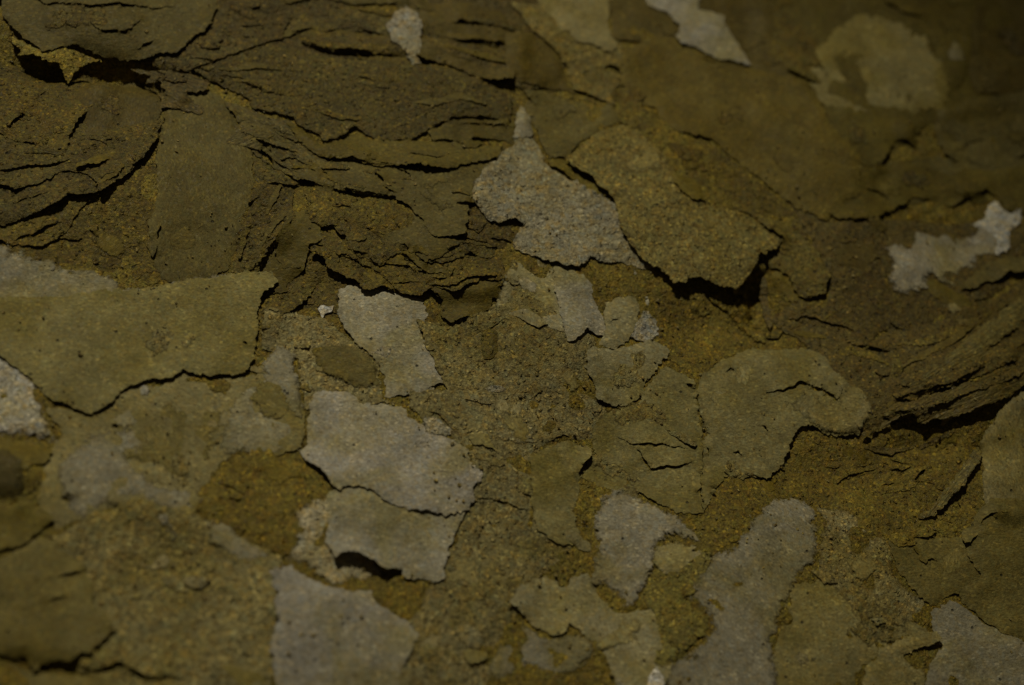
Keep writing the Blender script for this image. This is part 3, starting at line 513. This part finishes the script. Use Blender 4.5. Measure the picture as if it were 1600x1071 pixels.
# ---- centre
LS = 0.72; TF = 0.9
flake('bark_sheet','rough tan sheet spreading over the middle of the picture','bark sheet','G','go',[(650,500),(700,510),(790,470),(800,400),(860,470),(930,530),(925,600),(950,640),(930,690),(860,690),(830,720),(835,800),(900,850),(800,940),(740,1000),(700,1090),(640,1090),(620,1000),(680,900),(720,800),(740,720),(690,670),(640,640),(640,610),(700,610)],lift=1,gap=0,drape=12,scales=16,cracks=[([(668,643),(685,650),(712,676)],3,2),([(745,780),(770,780),(800,790),(825,800)],3,4),([(862,690),(880,680),(895,690),(902,698)],3,3),([(735,525),(765,515),(790,500)],2,2)])
flake('bark_sheet','left tan sheet around the small leaf, between pale strip and grey flake','bark sheet','G','go',[(410,480),(470,490),(520,500),(560,540),(590,570),(600,620),(620,632),(560,634),(500,620),(480,640),(465,560),(410,545)],lift=1,gap=0,scales=6)
flake('bark_leaf','small smooth olive leaf left of the long grey flake','bark leaf','S','gb',[(488,548),(505,538),(535,536),(562,545),(583,560),(596,588),(595,606),(560,606),(520,592),(495,570)],lift=1,thick=1.3,cracks=[([(590,578),(597,585)],2,2)])
flake('bark_sheet','grey-tan sheet running down from the pale crystalline crust','bark sheet','S',(.305,.270,.160),[(800,390),(850,398),(880,440),(900,520),(930,540),(900,560),(850,520),(800,500),(770,480),(785,430)],lift=1,thick=1.4,scales=5)
flake('bark_flake','pale grey flake hanging under the crystalline crust with notched right edge',FK,'S','pg',[(868,412),(905,412),(921,412),(922,428),(933,440),(926,452),(930,470),(940,485),(948,505),(953,520),(948,528),(925,522),(918,513),(906,526),(888,532),(880,510),(872,480),(865,450)],lift=3,thick=1.6,cracks=[([(855,482),(862,474),(870,472)],3,3)])
flake('bark_sheet','dim ochre hollow floor below the big overhanging grainy plate','bark sheet','G','yo',[(918,402),(960,400),(1040,430),(1150,450),(1200,470),(1240,520),(1270,545),(1230,550),(1180,545),(1140,560),(1100,582),(1060,570),(1030,548),(1025,500),(1010,468),(960,460),(935,450),(925,430)],lift=1,gap=-2,drape=12,scales=5)
flake('bark_patch','grey-olive patch left of the small bright grey flake, centre','bark patch','S',(.28,.245,.130),[(945,470),(965,462),(992,460),(1000,475),(996,500),(985,530),(962,545),(938,538),(948,515),(940,490)],lift=2,thick=1.4,cracks=[([(953,505),(960,502),(966,500)],2,2)])
flake('bark_flake','small bright grey pointed flake in the hollow below the big plate',FK,'C',(.42,.40,.34),[(1004,476),(1011,463),(1016,478),(1018,492),(1029,500),(1028,524),(1016,536),(992,532),(985,524),(996,502)],lift=4,thick=1.6)
flake('bark_flake','tiny round pale crumb just under the overhanging plate',FK,'S','gr',[(984,424),(992,421),(996,427),(988,431)],lift=0,thick=3,amp=.5)
flake('bark_sheet','small olive sheet wedged between crystalline crust and big plate','bark sheet','S','ol',[(852,248),(885,250),(915,262),(942,290),(950,306),(925,302),(900,288),(876,270),(858,262)],lift=8,Rl=14)
flake('crystalline_crust','pale crystalline crust with orange warts at the centre, tapering upwards','crust','C',(.345,.312,.205),[(814,175),(824,188),(832,212),(846,230),(850,252),(872,266),(900,285),(928,300),(958,316),(970,336),(976,366),(990,386),(1018,418),(1000,421),(975,412),(948,408),(921,400),(916,412),(890,416),(868,412),(840,402),(820,396),(802,386),(806,366),(818,352),(800,346),(780,351),(765,346),(750,331),(740,312),(741,286),(755,266),(770,252),(780,235),(800,226),(800,206),(808,186)],lift=5,Rl=24,films=0,thick=2.6,drape=10,scales=4,cracks=[([(798,347),(808,349),(818,353)],6,5)])
flake('bark_flake','faint grey tip above the crystalline crust, reaching up',FK,'S','gr',[(806,190),(815,166),(826,184),(834,210),(820,214),(804,215)],lift=2,thick=1.5)
flake('bark_plate','big grainy brown plate overhanging the hollow right of centre','bark plate','G','tn',[(884,248),(904,228),(938,203),(972,190),(998,202),(1025,228),(1050,262),(1076,298),(1110,318),(1160,330),(1200,350),(1223,374),(1214,392),(1182,404),(1172,430),(1165,440),(1148,455),(1128,452),(1100,446),(1086,440),(1066,447),(1050,445),(1040,428),(1016,414),(1000,400),(986,382),(976,366),(968,340),(956,312),(946,296),(926,276),(905,266)],even=True,up=8,lift=14,Rl=42,thick=3.2,drape=16,bumps=[(1120,420,6,70)],scales=3)
flake('bark_sheet','smooth olive wing above the big grainy plate, right part','bark sheet','S','ol',[(1050,270),(1080,280),(1095,292),(1104,318),(1085,312),(1066,300),(1052,285)],lift=4,Rl=10,thick=1.6)
flake('bark_sheet','brown right shoulder of the big plate, with dark edges at its foot','bark sheet','G','ol',[(1165,330),(1205,345),(1245,362),(1275,388),(1292,420),(1289,464),(1265,470),(1252,466),(1240,450),(1232,430),(1218,422),(1200,418),(1182,430),(1178,408),(1215,392),(1222,376)],lift=13,Rl=20,scales=4,cracks=[([(1219,300),(1235,325),(1258,370),(1292,412)],3,3)])
flake('bark_splinters','upright brown splinter standing in the black cave right of centre','splinters','F',(.13,.095,.024),[(1190,430),(1198,440),(1200,470),(1206,500),(1202,520),(1194,500),(1188,470),(1184,450)],lift=3,thick=3)
flake('bark_flake','tiny dangling tip under the right corner of the big plate',FK,'S','ol',[(1148,452),(1172,440),(1172,454),(1166,470),(1160,462),(1150,460)],lift=10,Rl=14)
flake('bark_flake','narrow tongue bent down right of the black cave',FK,'S','ol',[(1200,425),(1225,420),(1235,438),(1244,462),(1262,474),(1280,480),(1240,478),(1218,455),(1202,440)],lift=10,Rl=14)
flake('crust_knob','small dark olive knob of crust above the middle','crust knob','G',(.13,.100,.008),[(752,522),(763,512),(777,520),(778,540),(772,560),(757,563),(750,545)],lift=1,thick=7,drape=3,amp=1.5)
flake('bark_flake','slim white sliver lying on the tan middle sheet',FK,'C','pg',[(757,607),(768,602),(783,603),(793,609),(780,612),(764,612)],lift=1,thick=1.2,amp=.8)
flake('bark_fleck','small pale triangle between the two largest pale flakes','bark fleck','C','gr',[(658,654),(672,647),(688,655),(700,668),(712,676),(690,682),(668,678)],lift=1,thick=1)
# ---- left middle
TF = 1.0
flake('bark_sheet','pale grainy band above the big left sheet','bark sheet','S','gr',[(-30,386),(14,383),(20,396),(66,400),(88,410),(96,420),(150,422),(180,432),(190,450),(235,452),(275,442),(330,430),(400,424),(400,470),(300,500),(100,500),(-30,480)],lift=0,thick=1.4,ang=.0,scales=3)
flake('bark_flake','whitish flake at the left edge, half under the big left sheet',FK,'C',(.50,.47,.42),[(-30,540),(30,560),(60,600),(64,620),(71,640),(77,656),(86,670),(92,690),(84,702),(70,690),(42,682),(-30,686)],lift=0,thick=1.6,films=0)
flake('bark_sheet','mottled pale sheet left of the largest pale flake','bark sheet','S','go',[(80,700),(92,680),(75,640),(150,640),(186,616),(215,600),(240,602),(286,580),(330,590),(400,590),(420,560),(450,600),(478,650),(470,700),(430,712),(380,706),(340,725),(320,760),(300,800),(250,800),(210,780),(150,800),(90,830),(60,800),(60,760)],lift=1,gap=0,drape=12,ang=.05,scales=8,cracks=[([(175,664),(184,668)],8,4),([(95,780),(108,783)],8,4)])
flake('bark_sheet','pale grey patch left of the soft olive leaf, touching the black fleck','bark sheet','S','gr',[(92,718),(120,692),(165,665),(225,668),(230,700),(198,714),(216,736),(270,760),(302,770),(312,800),(290,815),(250,800),(210,778),(170,790),(130,812),(100,792),(88,750)],lift=0,thick=.9,films=0,amp=4,cracks=[([(95,780),(108,783)],8,5)])
flake('bark_sheet','pale top part of the mottled left sheet, just under the big left sheet','bark sheet','S',(.30,.265,.150),[(170,655),(190,620),(215,603),(285,582),(290,606),(345,614),(360,640),(310,642),(270,632),(235,640),(228,672),(175,662)],lift=0,thick=.9,films=0,amp=4,cracks=[([(175,664),(184,668)],8,5)])
flake('bark_sheet','pale patch right of the soft olive leaf reaching the largest pale flake','bark sheet','S',(.30,.265,.150),[(362,625),(395,600),(430,590),(468,615),(478,660),(465,700),(430,712),(385,706),(350,712),(338,700),(350,660)],lift=0,thick=.9,films=0,amp=4)
flake('bark_leaf','soft olive leaf lying on the mottled pale left sheet','bark leaf','S','gb',[(234,642),(270,633),(312,640),(346,648),(345,664),(332,680),(340,700),(322,726),(300,748),(270,754),(232,742),(206,724),(190,712),(212,700),(228,690),(232,664)],amp=5,films=0,lift=1,thick=1.2)
flake('bark_sheet','curved pale-rimmed sheet below the soft olive leaf, left','bark sheet','S','go',[(164,742),(190,734),(220,744),(260,758),(310,756),(318,790),(330,820),(300,830),(250,820),(200,800),(160,790)],lift=1,thick=1.5,scales=2)
flake('bark_fleck','small white tuft near the top of the mottled left sheet','bark fleck','S','pg',[(213,602),(224,598),(235,602),(233,616),(220,620)],lift=0,thick=1)
flake('bark_strip','pale upright strip between big left sheet and small leaf','bark strip','S','gr',[(408,590),(412,560),(425,542),(442,538),(462,548),(466,575),(472,610),(480,650),(468,660),(448,640),(430,625),(400,625),(380,610)],lift=1,thick=1.3)
flake('bark_leaf','faint olive leaf on the lower end of the pale upright strip','bark leaf','S','gb',[(395,602),(418,586),(445,600),(452,640),(432,656),(402,650),(386,626)],amp=5,lift=0,thick=.8,films=0)
flake('bark_sheet','long golden strip of rough bark at the lower right end of the big left sheet','bark sheet','G','yo',[(290,586),(330,584),(372,592),(378,608),(362,622),(340,612),(300,608),(288,600)],lift=0,thick=1,gap=.2)
flake('bark_sheet','big smooth sheet at the left edge ending in a downward point','bark sheet','S',(.225,.190,.066),[(-30,458),(80,458),(186,453),(280,442),(350,428),(425,422),(430,440),(412,462),(402,490),(404,520),(400,560),(382,586),(330,588),(286,580),(268,590),(232,597),(204,604),(186,615),(172,632),(160,640),(145,651),(125,645),(105,636),(82,628),(62,610),(44,590),(28,578),(0,558),(-30,545)],even=True,lift=5.5,Rl=26,films=2,thick=2.6,drape=14,ang=.0,cracks=[([(379,536),(386,539)],6,3)])
flake('bark_mound','grainy golden-brown mound left of the largest pale flake','bark mound','G','yo',[(345,724),(380,706),(430,712),(462,714),(472,740),(482,765),(490,780),(475,830),(462,858),(442,872),(400,850),(340,815),(300,800),(310,772),(328,745)],amp=6,lift=2,gap=1,drape=12,scales=8)
flake('bark_flake','olive rounded flake under the whitish left-edge flake',FK,'S','ol',[(-30,684),(0,683),(40,682),(68,690),(84,704),(80,718),(62,726),(42,736),(20,730),(-30,720)],lift=4,Rl=12)
flake('bark_flake','darkest brown flat flake cut by the left edge below the whitish one',FK,'S',(.085,.066,.014),[(-30,700),(12,702),(32,716),(40,742),(36,772),(26,786),(10,780),(-30,775)],lift=3,thick=1.6,amp=4)
# ---- right middle
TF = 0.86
rr_=flake('bark_sheet','brown rough area between the cave and the stacked edge-on layers','bark sheet','G','br',[(1200,500),(1250,470),(1300,480),(1350,540),(1380,520),(1470,500),(1560,460),(1640,410),(1640,560),(1560,600),(1450,640),(1380,680),(1340,690),(1320,600),(1260,540)],lift=2,gap=-1,scales=16,drape=12,cracks=[([(1330,540),(1360,545),(1385,552),(1392,562)],6,6),([(1365,583),(1368,588),(1388,590)],5,4),([(1428,540),(1465,532),(1512,515)],5,4)])
layers(rr_,'GS',['br','yo','ol'],[(12,4,(1230,500),(1260,495),(1290,506),(1320,510),(1350,521),(1385,546)),(10,3,(1240,521),(1262,528),(1292,530)),(12,4,(1400,538),(1430,541),(1465,535),(1510,516),(1560,486),(1610,455)),(12,4,(1405,578),(1440,562),(1480,541),(1520,511)),(12,4,(1300,560),(1330,552),(1360,560),(1388,570)),(10,3,(1290,500),(1320,480),(1350,486))])
flake('bark_sheet','small grey-olive smooth flake with straight lower right edge, right of centre','bark sheet','S',(.270,.238,.125),[(914,552),(930,540),(960,546),(992,536),(1022,533),(1044,545),(1050,556),(1036,566),(1022,584),(1010,600),(1002,618),(978,634),(955,638),(936,626),(925,600),(915,574)],lift=4,Rl=16,cracks=[([(907,558),(914,563),(918,570)],7,4)])
flake('bark_sheet','smooth sheet in the middle right, crossed by thin cracks','bark sheet','S',(.232,.198,.078),[(945,650),(1000,632),(1012,602),(1040,572),(1082,592),(1094,640),(1096,700),(1095,760),(1100,800),(1060,800),(1000,770),(940,760),(905,745),(930,712),(925,690),(930,668)],lift=2,gap=.2,scales=5,cracks=[([(1073,600),(1080,606)],8,9),([(1088,613),(1092,622)],7,9),([(1096,630),(1099,637)],5,7),([(1098,733),(1102,742)],6,9),([(1090,768),(1100,764)],7,9),([(1060,820),(1072,812)],4,4),([(965,685),(985,696),(1005,695),(1030,695),(1070,702)],4,4),([(935,712),(942,727),(960,728),(987,750)],4,5),([(995,704),(1015,735),(1040,730),(1062,732),(1080,722)],5,5),([(906,686),(920,676),(930,662)],4,3),([(905,686),(935,714)],3,3)])
flake('bark_sheet','smooth dim sheet left of the black slot, under the middle','bark sheet','S',(.232,.198,.078),[(828,712),(860,695),(890,690),(918,702),(928,722),(905,750),(900,800),(905,850),(870,848),(840,830),(828,790),(832,750)],lift=1,gap=.2,scales=2,cracks=[([(903,741),(916,728),(931,714)],10,14)])
flake('bark_patch','rough golden pocket between the thin cracks right of the black slot','bark patch','G','yo',[(950,732),(960,730),(985,748),(990,760),(975,765),(952,752)],lift=0,thick=.8,gap=.1)
flake('bark_patch','rough golden pocket under the smooth flake right of centre','bark patch','G','tn',[(955,640),(985,630),(1010,625),(1035,630),(1040,655),(1020,668),(985,672),(960,660)],lift=0,thick=.8,gap=.1)
gs_=flake('bark_slope','grainy brown slope under the edge-on layers, lower right','bark slope','G','yo',[(1105,780),(1120,755),(1150,735),(1190,740),(1215,720),(1250,668),(1330,685),(1400,665),(1480,650),(1560,640),(1530,700),(1490,760),(1450,815),(1420,850),(1380,860),(1330,810),(1240,780),(1190,800),(1150,845),(1112,862)],lift=1,gap=-1,drape=14,scales=14,ang=.1,cracks=[([(1308,750),(1325,736),(1355,728)],4,4),([(1388,735),(1410,737),(1422,730)],4,4),([(1378,758),(1396,757)],4,3),([(1428,750),(1440,740),(1444,735)],10,5)])
layers(gs_,'G',['yo','br'],[(10,3,(1308,756),(1325,743),(1345,738),(1372,733)),(10,3,(1180,748),(1200,728),(1225,735)),(10,3,(1385,772),(1420,765),(1450,748)),(10,3,(1350,700),(1390,712),(1430,700)),(9,3,(1370,680),(1380,700),(1392,682)),(10,3,(1440,700),(1470,690),(1500,672))])
flake('bark_sheet','large smooth grey-olive sheet right of the row of small black gaps','bark sheet','S',(.232,.198,.078),[(1098,578),(1140,558),(1180,540),(1222,546),(1262,540),(1290,550),(1308,576),(1328,598),(1358,618),(1370,648),(1356,660),(1340,680),(1320,684),(1288,678),(1268,664),(1248,672),(1228,704),(1212,740),(1198,752),(1192,744),(1172,738),(1160,746),(1140,735),(1122,758),(1112,782),(1100,800),(1094,760),(1098,700),(1096,650),(1090,608)],lift=4,Rl=18,drape=12,cracks=[([(1098,657),(1101,664)],4,6),([(1100,668),(1103,672)],5,7),([(1106,700),(1108,714)],3,4),([(1112,764),(1118,770)],6,9),([(1146,710),(1152,708),(1158,713)],4,4),([(1196,614),(1222,612),(1250,600),(1262,602),(1290,612),(1306,626),(1316,610)],5,6),([(1282,644),(1300,640)],2,2),([(1134,580),(1142,574),(1146,580)],5,4),([(1190,666),(1200,674)],3,3)],scales=3)
for k,(x,y,w) in enumerate([]): pass
flake('bark_flake','small pale smooth lobe at the right tip of the large grey-olive sheet',FK,'S','go',[(1258,640),(1290,618),(1310,628),(1320,602),(1350,604),(1364,640),(1352,660),(1338,682),(1318,684),(1290,676),(1262,660)],lift=1,thick=1.2)
flake('bark_strip','grey edge-on layer nearest the right edge, uppermost of the stacked curved ones','bark strip','F','gb',[(1408,602),(1440,592),(1476,560),(1530,512),(1580,470),(1650,425),(1650,470),(1590,512),(1545,545),(1500,572),(1450,596),(1420,606)],lift=20,Rl=12,thick=2.2,ang=.82)
flake('bark_strip','thin brown edge-on layer, second of the stacked curved ones at the right','bark strip','G','br',[(1394,618),(1420,608),(1470,590),(1520,562),(1570,535),(1650,490),(1650,535),(1560,574),(1500,598),(1460,612),(1425,626),(1400,624)],lift=18,Rl=12,thick=2.2,scales=2)
bl_=flake('bark_strip','broad lowest edge-on layer at the right casting a wide black shadow','bark strip','F','br',[(1345,682),(1372,668),(1390,660),(1378,648),(1392,630),(1420,632),(1460,616),(1520,595),(1580,572),(1650,545),(1650,590),(1592,608),(1560,628),(1510,650),(1465,662),(1432,668),(1424,658),(1405,655),(1380,670)],lift=16,bumps=[(1450,655,14,46),(1530,630,10,46)],Rl=24,thick=2.4,ang=.86,scales=4,cracks=[([(1378,650),(1400,648),(1428,644)],5,5),([(1420,628),(1470,615),(1530,582),(1560,575)],5,6)])
layers(bl_,'GF',['br','gb'],[(11,4,(1398,622),(1450,606),(1500,590),(1550,561),(1610,532)),(10,4,(1380,651),(1420,645),(1465,640)),(11,4,(1440,640),(1500,622),(1560,598),(1620,572)),(10,4,(1480,655),(1530,640),(1580,615),(1620,590)),(10,3,(1430,612),(1480,600),(1540,570))])
flake('bark_post','short upright olive strip joining the edge-on layers at the right','bark strip','G','ol',[(1390,545),(1407,548),(1408,580),(1407,612),(1392,614),(1390,580)],lift=5,Rl=10)
flake('bark_sheet','smooth olive sheet at the right edge below the edge-on layers','bark sheet','S','go',[(1650,590),(1595,612),(1562,640),(1542,665),(1530,690),(1536,718),(1532,742),(1545,790),(1580,800),(1650,800)],lift=3,Rl=14,gap=2,ang=.4)
flake('bark_roll','narrow rolled grey strip slanting under the right olive sheet','bark roll','F','gb',[(1438,808),(1456,790),(1480,762),(1500,730),(1514,706),(1526,698),(1534,706),(1530,722),(1512,748),(1486,778),(1458,806)],lift=11,Rl=14,thick=3,ang=.72)
flake('bark_fleck','tiny glassy white speck above the right tip of the grey-olive sheet','bark fleck','C','wh',[(1363,575),(1367,574),(1368,582),(1364,583)],lift=0,thick=2,amp=.3)
# ---- bottom
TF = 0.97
flake('bark_sheet','grainy blurred sheet filling the lower left','bark sheet','G','go',[(85,840),(150,800),(210,778),(300,800),(380,845),(440,875),(430,920),(432,960),(425,1090),(180,1090),(120,1050),(110,1000),(100,900)],lift=4,drape=12,scales=12,cracks=[([(117,1040),(145,1052),(165,1048),(190,1040),(208,1050),(222,1060),(245,1062),(290,1062)],7,8)])
flake('bark_patch','small pale patch with a white spot near the lower left','bark patch','S','gr',[(66,834),(85,824),(100,838),(128,850),(146,866),(140,880),(122,874),(96,862),(88,846)],lift=0,thick=1)
flake('bark_fleck','white streak on the grainy lower left sheet','bark fleck','C','gr',[(248,803),(258,806),(268,822),(276,838),(270,846),(260,832),(250,816)],lift=0,thick=1)
flake('bark_patch','pale tongue of sheet pointing at the mound from below','bark patch','S','gr',[(318,818),(345,820),(385,842),(420,868),(400,882),(360,866),(330,844)],lift=0,thick=1.1)
flake('bark_sheet','olive sheet in the very bottom left corner below the black gap','bark sheet','S','gb',[(-30,1030),(20,1040),(60,1050),(120,1055),(200,1060),(290,1066),(300,1110),(-30,1110)],lift=1,gap=-4)
flake('bark_sheet','smooth olive sheet at the lower left with black gap along its foot','bark sheet','S','gb',[(-30,880),(20,862),(60,842),(88,846),(100,864),(128,882),(146,920),(152,950),(180,980),(198,978),(165,1000),(146,1016),(120,1030),(108,1040),(90,1032),(62,1042),(54,1048),(40,1032),(22,1024),(-30,1008)],lift=7,Rl=20,drape=14,thick=3,ang=.9,cracks=[([(92,905),(105,900),(128,892)],7,6),([(70,940),(88,938),(102,934)],5,4),([(168,985),(182,980),(195,976)],6,5)],scales=3)
flake('bark_sheet','dim sheet at the left edge above the lower left ones','bark sheet','S','ol',[(-30,780),(20,790),(45,780),(60,800),(84,808),(74,824),(60,836),(48,848),(20,858),(-30,870)],lift=6,Rl=14,cracks=[([(24,858),(35,861),(46,857)],4,4)])
flake('crystalline_patch','glittering pale patch in the notch below the largest pale flake','crust patch','C',(.46,.40,.26),[(458,805),(470,785),(515,772),(540,790),(560,840),(600,890),(600,906),(560,908),(545,914),(520,914),(500,902),(482,890),(444,880),(452,858),(462,830)],lift=1,thick=1.5,gap=.5)
mf=flake('bark_flake','pale flake tucked under the largest pale one, ragged black shadow at its foot',FK,'S','pg',[(528,762),(514,774),(516,800),(510,832),(512,856),(524,872),(534,866),(548,868),(560,870),(574,880),(590,888),(606,892),(626,893),(634,905),(655,909),(676,910),(692,905),(697,872),(706,842),(718,820),(730,800),(738,775),(700,770),(600,745)],lift=3,Rl=20,thick=2,drape=14,bumps=[(545,885,11,36),(590,898,9,26)],films=0)
flake('bark_flake','largest pale flake, broad and speckled, just below left of centre',FK,'S','pg',[(490,618),(508,610),(545,612),(556,622),(566,632),(582,633),(600,628),(622,627),(640,638),(648,648),(664,662),(690,680),(716,690),(729,704),(734,720),(744,730),(753,736),(750,754),(738,758),(740,776),(732,796),(700,800),(640,795),(612,787),(598,779),(585,767),(568,759),(545,760),(532,766),(520,760),(504,744),(490,731),(475,724),(468,712),(462,703),(476,694),(480,662),(484,640)],lift=1.2,Rl=16,thick=1.5,gap=2.2,drape=14,bumps=[(500,745,7,26)],films=0)
flake('bark_flake','pale flake cut by the bottom edge, below the largest pale one',FK,'S','pg',[(420,892),(438,880),(458,884),(482,900),(512,914),(530,918),(548,926),(578,922),(590,940),(612,956),(636,968),(656,992),(648,1004),(640,1022),(630,1045),(622,1100),(445,1100),(430,1062),(424,1010),(430,962),(432,925),(422,908)],lift=4,Rl=18,films=0,thick=2.6,drape=12,cracks=[([(533,980),(537,973)],6,2)])
flake('bark_sheet','olive wedge right of the pale bottom flake','bark sheet','G','go',[(630,1045),(642,1020),(652,1015),(670,1040),(690,1100),(622,1100)],lift=3,cracks=[([(652,1020),(665,1035),(678,1060)],4,4)])
flake('bark_sheet','tan blurred sheet left of the bottom pale patches','bark sheet','G','go',[(700,930),(760,900),(820,900),(815,950),(790,985),(765,1030),(760,1100),(690,1100),(680,1000)],lift=1,gap=0,scales=3)
flake('bark_patch','pale patch pointing up at the bottom, left of the dark wavy crack','bark patch','S','gr',[(758,1062),(765,1030),(788,988),(812,962),(842,990),(872,994),(905,990),(930,1002),(930,1025),(895,1048),(862,1060),(840,1044),(815,1042),(790,1062)],lift=1,thick=1.2)
flake('bark_sheet','brownish strip along the bottom edge under the pale patches','bark sheet','G','yo',[(760,1064),(800,1058),(850,1058),(900,1045),(945,1035),(965,1060),(980,1110),(750,1110)],lift=1,thick=1.2)
flake('bark_sheet','soft olive-grey sheet at the bottom with a dark wavy lower crack','bark sheet','S',(.30,.262,.140),[(800,940),(815,915),(840,900),(872,894),(925,898),(940,925),(965,950),(1000,950),(1040,960),(1060,1000),(1050,1040),(1020,1110),(980,1110),(960,1070),(945,1035),(928,1003),(918,996),(905,982),(888,975),(885,988),(870,993),(852,988),(836,982),(824,966),(810,952)],lift=9,Rl=16,thick=2.2,drape=12)
flake('bark_sheet','golden rough gully between the pale upright patch and the lower right sheet','bark sheet','G',(.225,.188,.045),[(1010,900),(1040,880),(1090,860),(1115,865),(1105,890),(1090,920),(1070,935),(1090,955),(1110,965),(1105,990),(1080,1010),(1040,1030),(1030,990),(1015,950),(1000,940)],lift=2,gap=0,scales=5)
flake('bark_patch','pale upright patch in the lower middle','bark patch','S','gr',[(928,850),(922,880),(918,905),(922,915),(945,918),(968,935),(975,948),(988,950),(1002,935),(1012,908),(1022,885),(1022,865),(1030,848),(1062,838),(1100,858),(1085,825),(1055,802),(1015,782),(990,768),(955,764),(938,775),(930,810)],lift=1,thick=1.4,cracks=[([(926,828),(935,832)],5,3),([(998,778),(1010,775)],6,4),([(1008,898),(1014,894),(1024,893)],4,3)],scales=2)
flake('bark_sheet','grey lobe right of the pale upright patch, lower middle','bark sheet','S',(.282,.246,.145),[(1022,850),(1040,842),(1080,850),(1098,862),(1092,880),(1060,900),(1030,895),(1018,880)],lift=0,thick=1.2,films=0,Rl=12,cracks=[([(1080,862),(1092,858)],6,4)])
flake('bark_patch','dusky olive sheet at the lower right under the pale one','bark sheet','S','go',[(1240,912),(1300,900),(1342,925),(1392,962),(1440,960),(1452,990),(1400,1002),(1350,1040),(1330,1110),(1180,1110),(1210,1000)],lift=1,gap=0)
flake('bark_patch','rough grey-tan grainy patch in the lower right','bark patch','G','go',[(1262,784),(1320,793),(1362,810),(1390,838),(1405,850),(1400,892),(1422,920),(1456,936),(1444,960),(1420,982),(1380,992),(1332,958),(1292,912),(1262,900),(1275,862),(1282,820)],lift=1,thick=1.5,scales=4,ang=.9)
flake('bark_sheet','pale triangular sheet beside the dark slit near the bottom right corner','bark sheet','S','gr',[(1456,958),(1478,940),(1498,944),(1530,966),(1570,990),(1650,1020),(1650,1110),(1440,1110),(1450,1040),(1472,1012),(1462,990)],lift=2,thick=1.6,soft=False,films=0,drape=12,holes=[[(1412,1024),(1440,1008),(1466,992),(1470,1000),(1445,1012),(1416,1026)]])
flake('bark_sheet','grey-olive tongue of bark joining the bottom edge, lower right','bark sheet','S','go',[(1345,1110),(1352,1045),(1378,1010),(1420,990),(1462,985),(1468,1000),(1440,1012),(1412,1026),(1425,1040),(1445,1050),(1440,1110)],lift=8,Rl=12,cracks=[([(1345,1030),(1350,1015),(1362,1008)],5,4)])
flake('bark_sheet','dull sheet right of the rough lower right patch','bark sheet','S','gb',[(1392,848),(1440,838),(1500,834),(1535,850),(1540,900),(1505,922),(1482,932),(1456,948),(1425,918),(1402,892)],lift=5,Rl=14,scales=2,drape=12)
flake('bark_sheet','dim sheet along the right edge near the bottom','bark sheet','S','gb',[(1500,838),(1530,800),(1550,780),(1650,790),(1650,1025),(1570,988),(1530,962),(1505,940),(1500,922),(1530,900)],lift=2,scales=3,drape=12,cracks=[([(1530,818),(1545,808),(1560,805),(1588,818)],8,5),([(1496,850),(1505,858)],6,4),([(1495,855),(1515,850),(1525,838)],5,4)])
flake('bark_patch','golden tattered scrap with a black slit, lower right','bark patch','G','yo',[(1378,835),(1400,826),(1428,814),(1445,815),(1462,828),(1452,838),(1430,840),(1424,852),(1405,855),(1390,845)],lift=4,Rl=10,cracks=[([(1380,831),(1400,823),(1428,814)],6,5)])
flake('bark_sheet','large pale grey sheet with a rounded top in the lower right',FK,'S','gr',[(1068,934),(1090,906),(1104,882),(1115,864),(1150,842),(1176,802),(1206,781),(1240,774),(1265,785),(1280,806),(1276,850),(1280,880),(1262,890),(1246,920),(1222,960),(1214,1000),(1222,1110),(1028,1110),(1040,1052),(1058,1032),(1088,1012),(1110,984),(1108,962),(1086,946)],lift=0,thick=1.4,amp=4,films=1,drape=12,ang=.2,cracks=[([(1258,892),(1268,890),(1278,893)],5,3),([(1274,850),(1276,862)],3,2)])
flake('bark_fleck','bright white splinter cut by the bottom edge, right of the middle','bark fleck','C','wh',[(1014,1058),(1026,1040),(1036,1058),(1036,1110),(1008,1110),(1012,1080)],lift=3,thick=1.5,amp=1)
flake('bark_fleck','tiny white splinter cut by the bottom edge, left of the brighter one','bark fleck','C','pg',[(962,1056),(970,1062),(980,1080),(978,1110),(964,1110)],lift=2,thick=1.5,amp=1)
# dust and crumbs shed by the bark, caught here and there: far too many to count
def crumbs():
    rg = np.random.RandomState(5); vs = []; fs = []
    n = 0
    while n < 1500:
        px, py = rg.uniform(-40, 1640), rg.uniform(-40, 1110)
        if vnoise(np.array(px/120.), np.array(py/90.), 4)+rg.uniform(-.5, .5) < 0.05: continue
        x, y = at(px, py, 0.5); z = float(samp(x, y)); r = rg.exponential(0.9)+0.9; r = min(r, 4.2); b = len(vs); k = 6; a0 = rg.uniform(0, 6.28); el = rg.uniform(.4, 1)
        c, s_ = math.cos(a0), math.sin(a0); h = r*rg.uniform(.25, .6); tl = rg.uniform(-.4, .4, 2)
        for lay, (sc_, zz) in enumerate(((1, -0.6), (0.75, h))):
            for q in range(k):
                a = q*6.283/k; rr = r*sc_*rg.uniform(.7, 1.2); u, v = rr*math.cos(a), el*rr*math.sin(a)
                vs.append(((x+u*c-v*s_)*PX, (y+u*s_+v*c)*PX, (z+zz+1.2+tl[0]*u+tl[1]*v)*PX))
        fs.append([b+k+q for q in range(k)]); fs += [[b+q, b+(q+1) % k, b+k+(q+1) % k, b+k+q] for q in range(k)]
        n += 1
    me = bpy.data.meshes.new('bark_dust'); me.from_pydata(vs, [], fs); me.update(); me.materials.append(M['G'])
    o = bpy.data.objects.new('bark_dust', me); C.objects.link(o); o.color = (.26, .205, .075, 0.2); o['kind'] = 'stuff'
    o['label'] = 'fine brown crumbs of bark scattered over the flakes'; o['category'] = 'bark dust'
crumbs()
for o in bpy.data.objects:
    if '_org' in o: del o['_org']
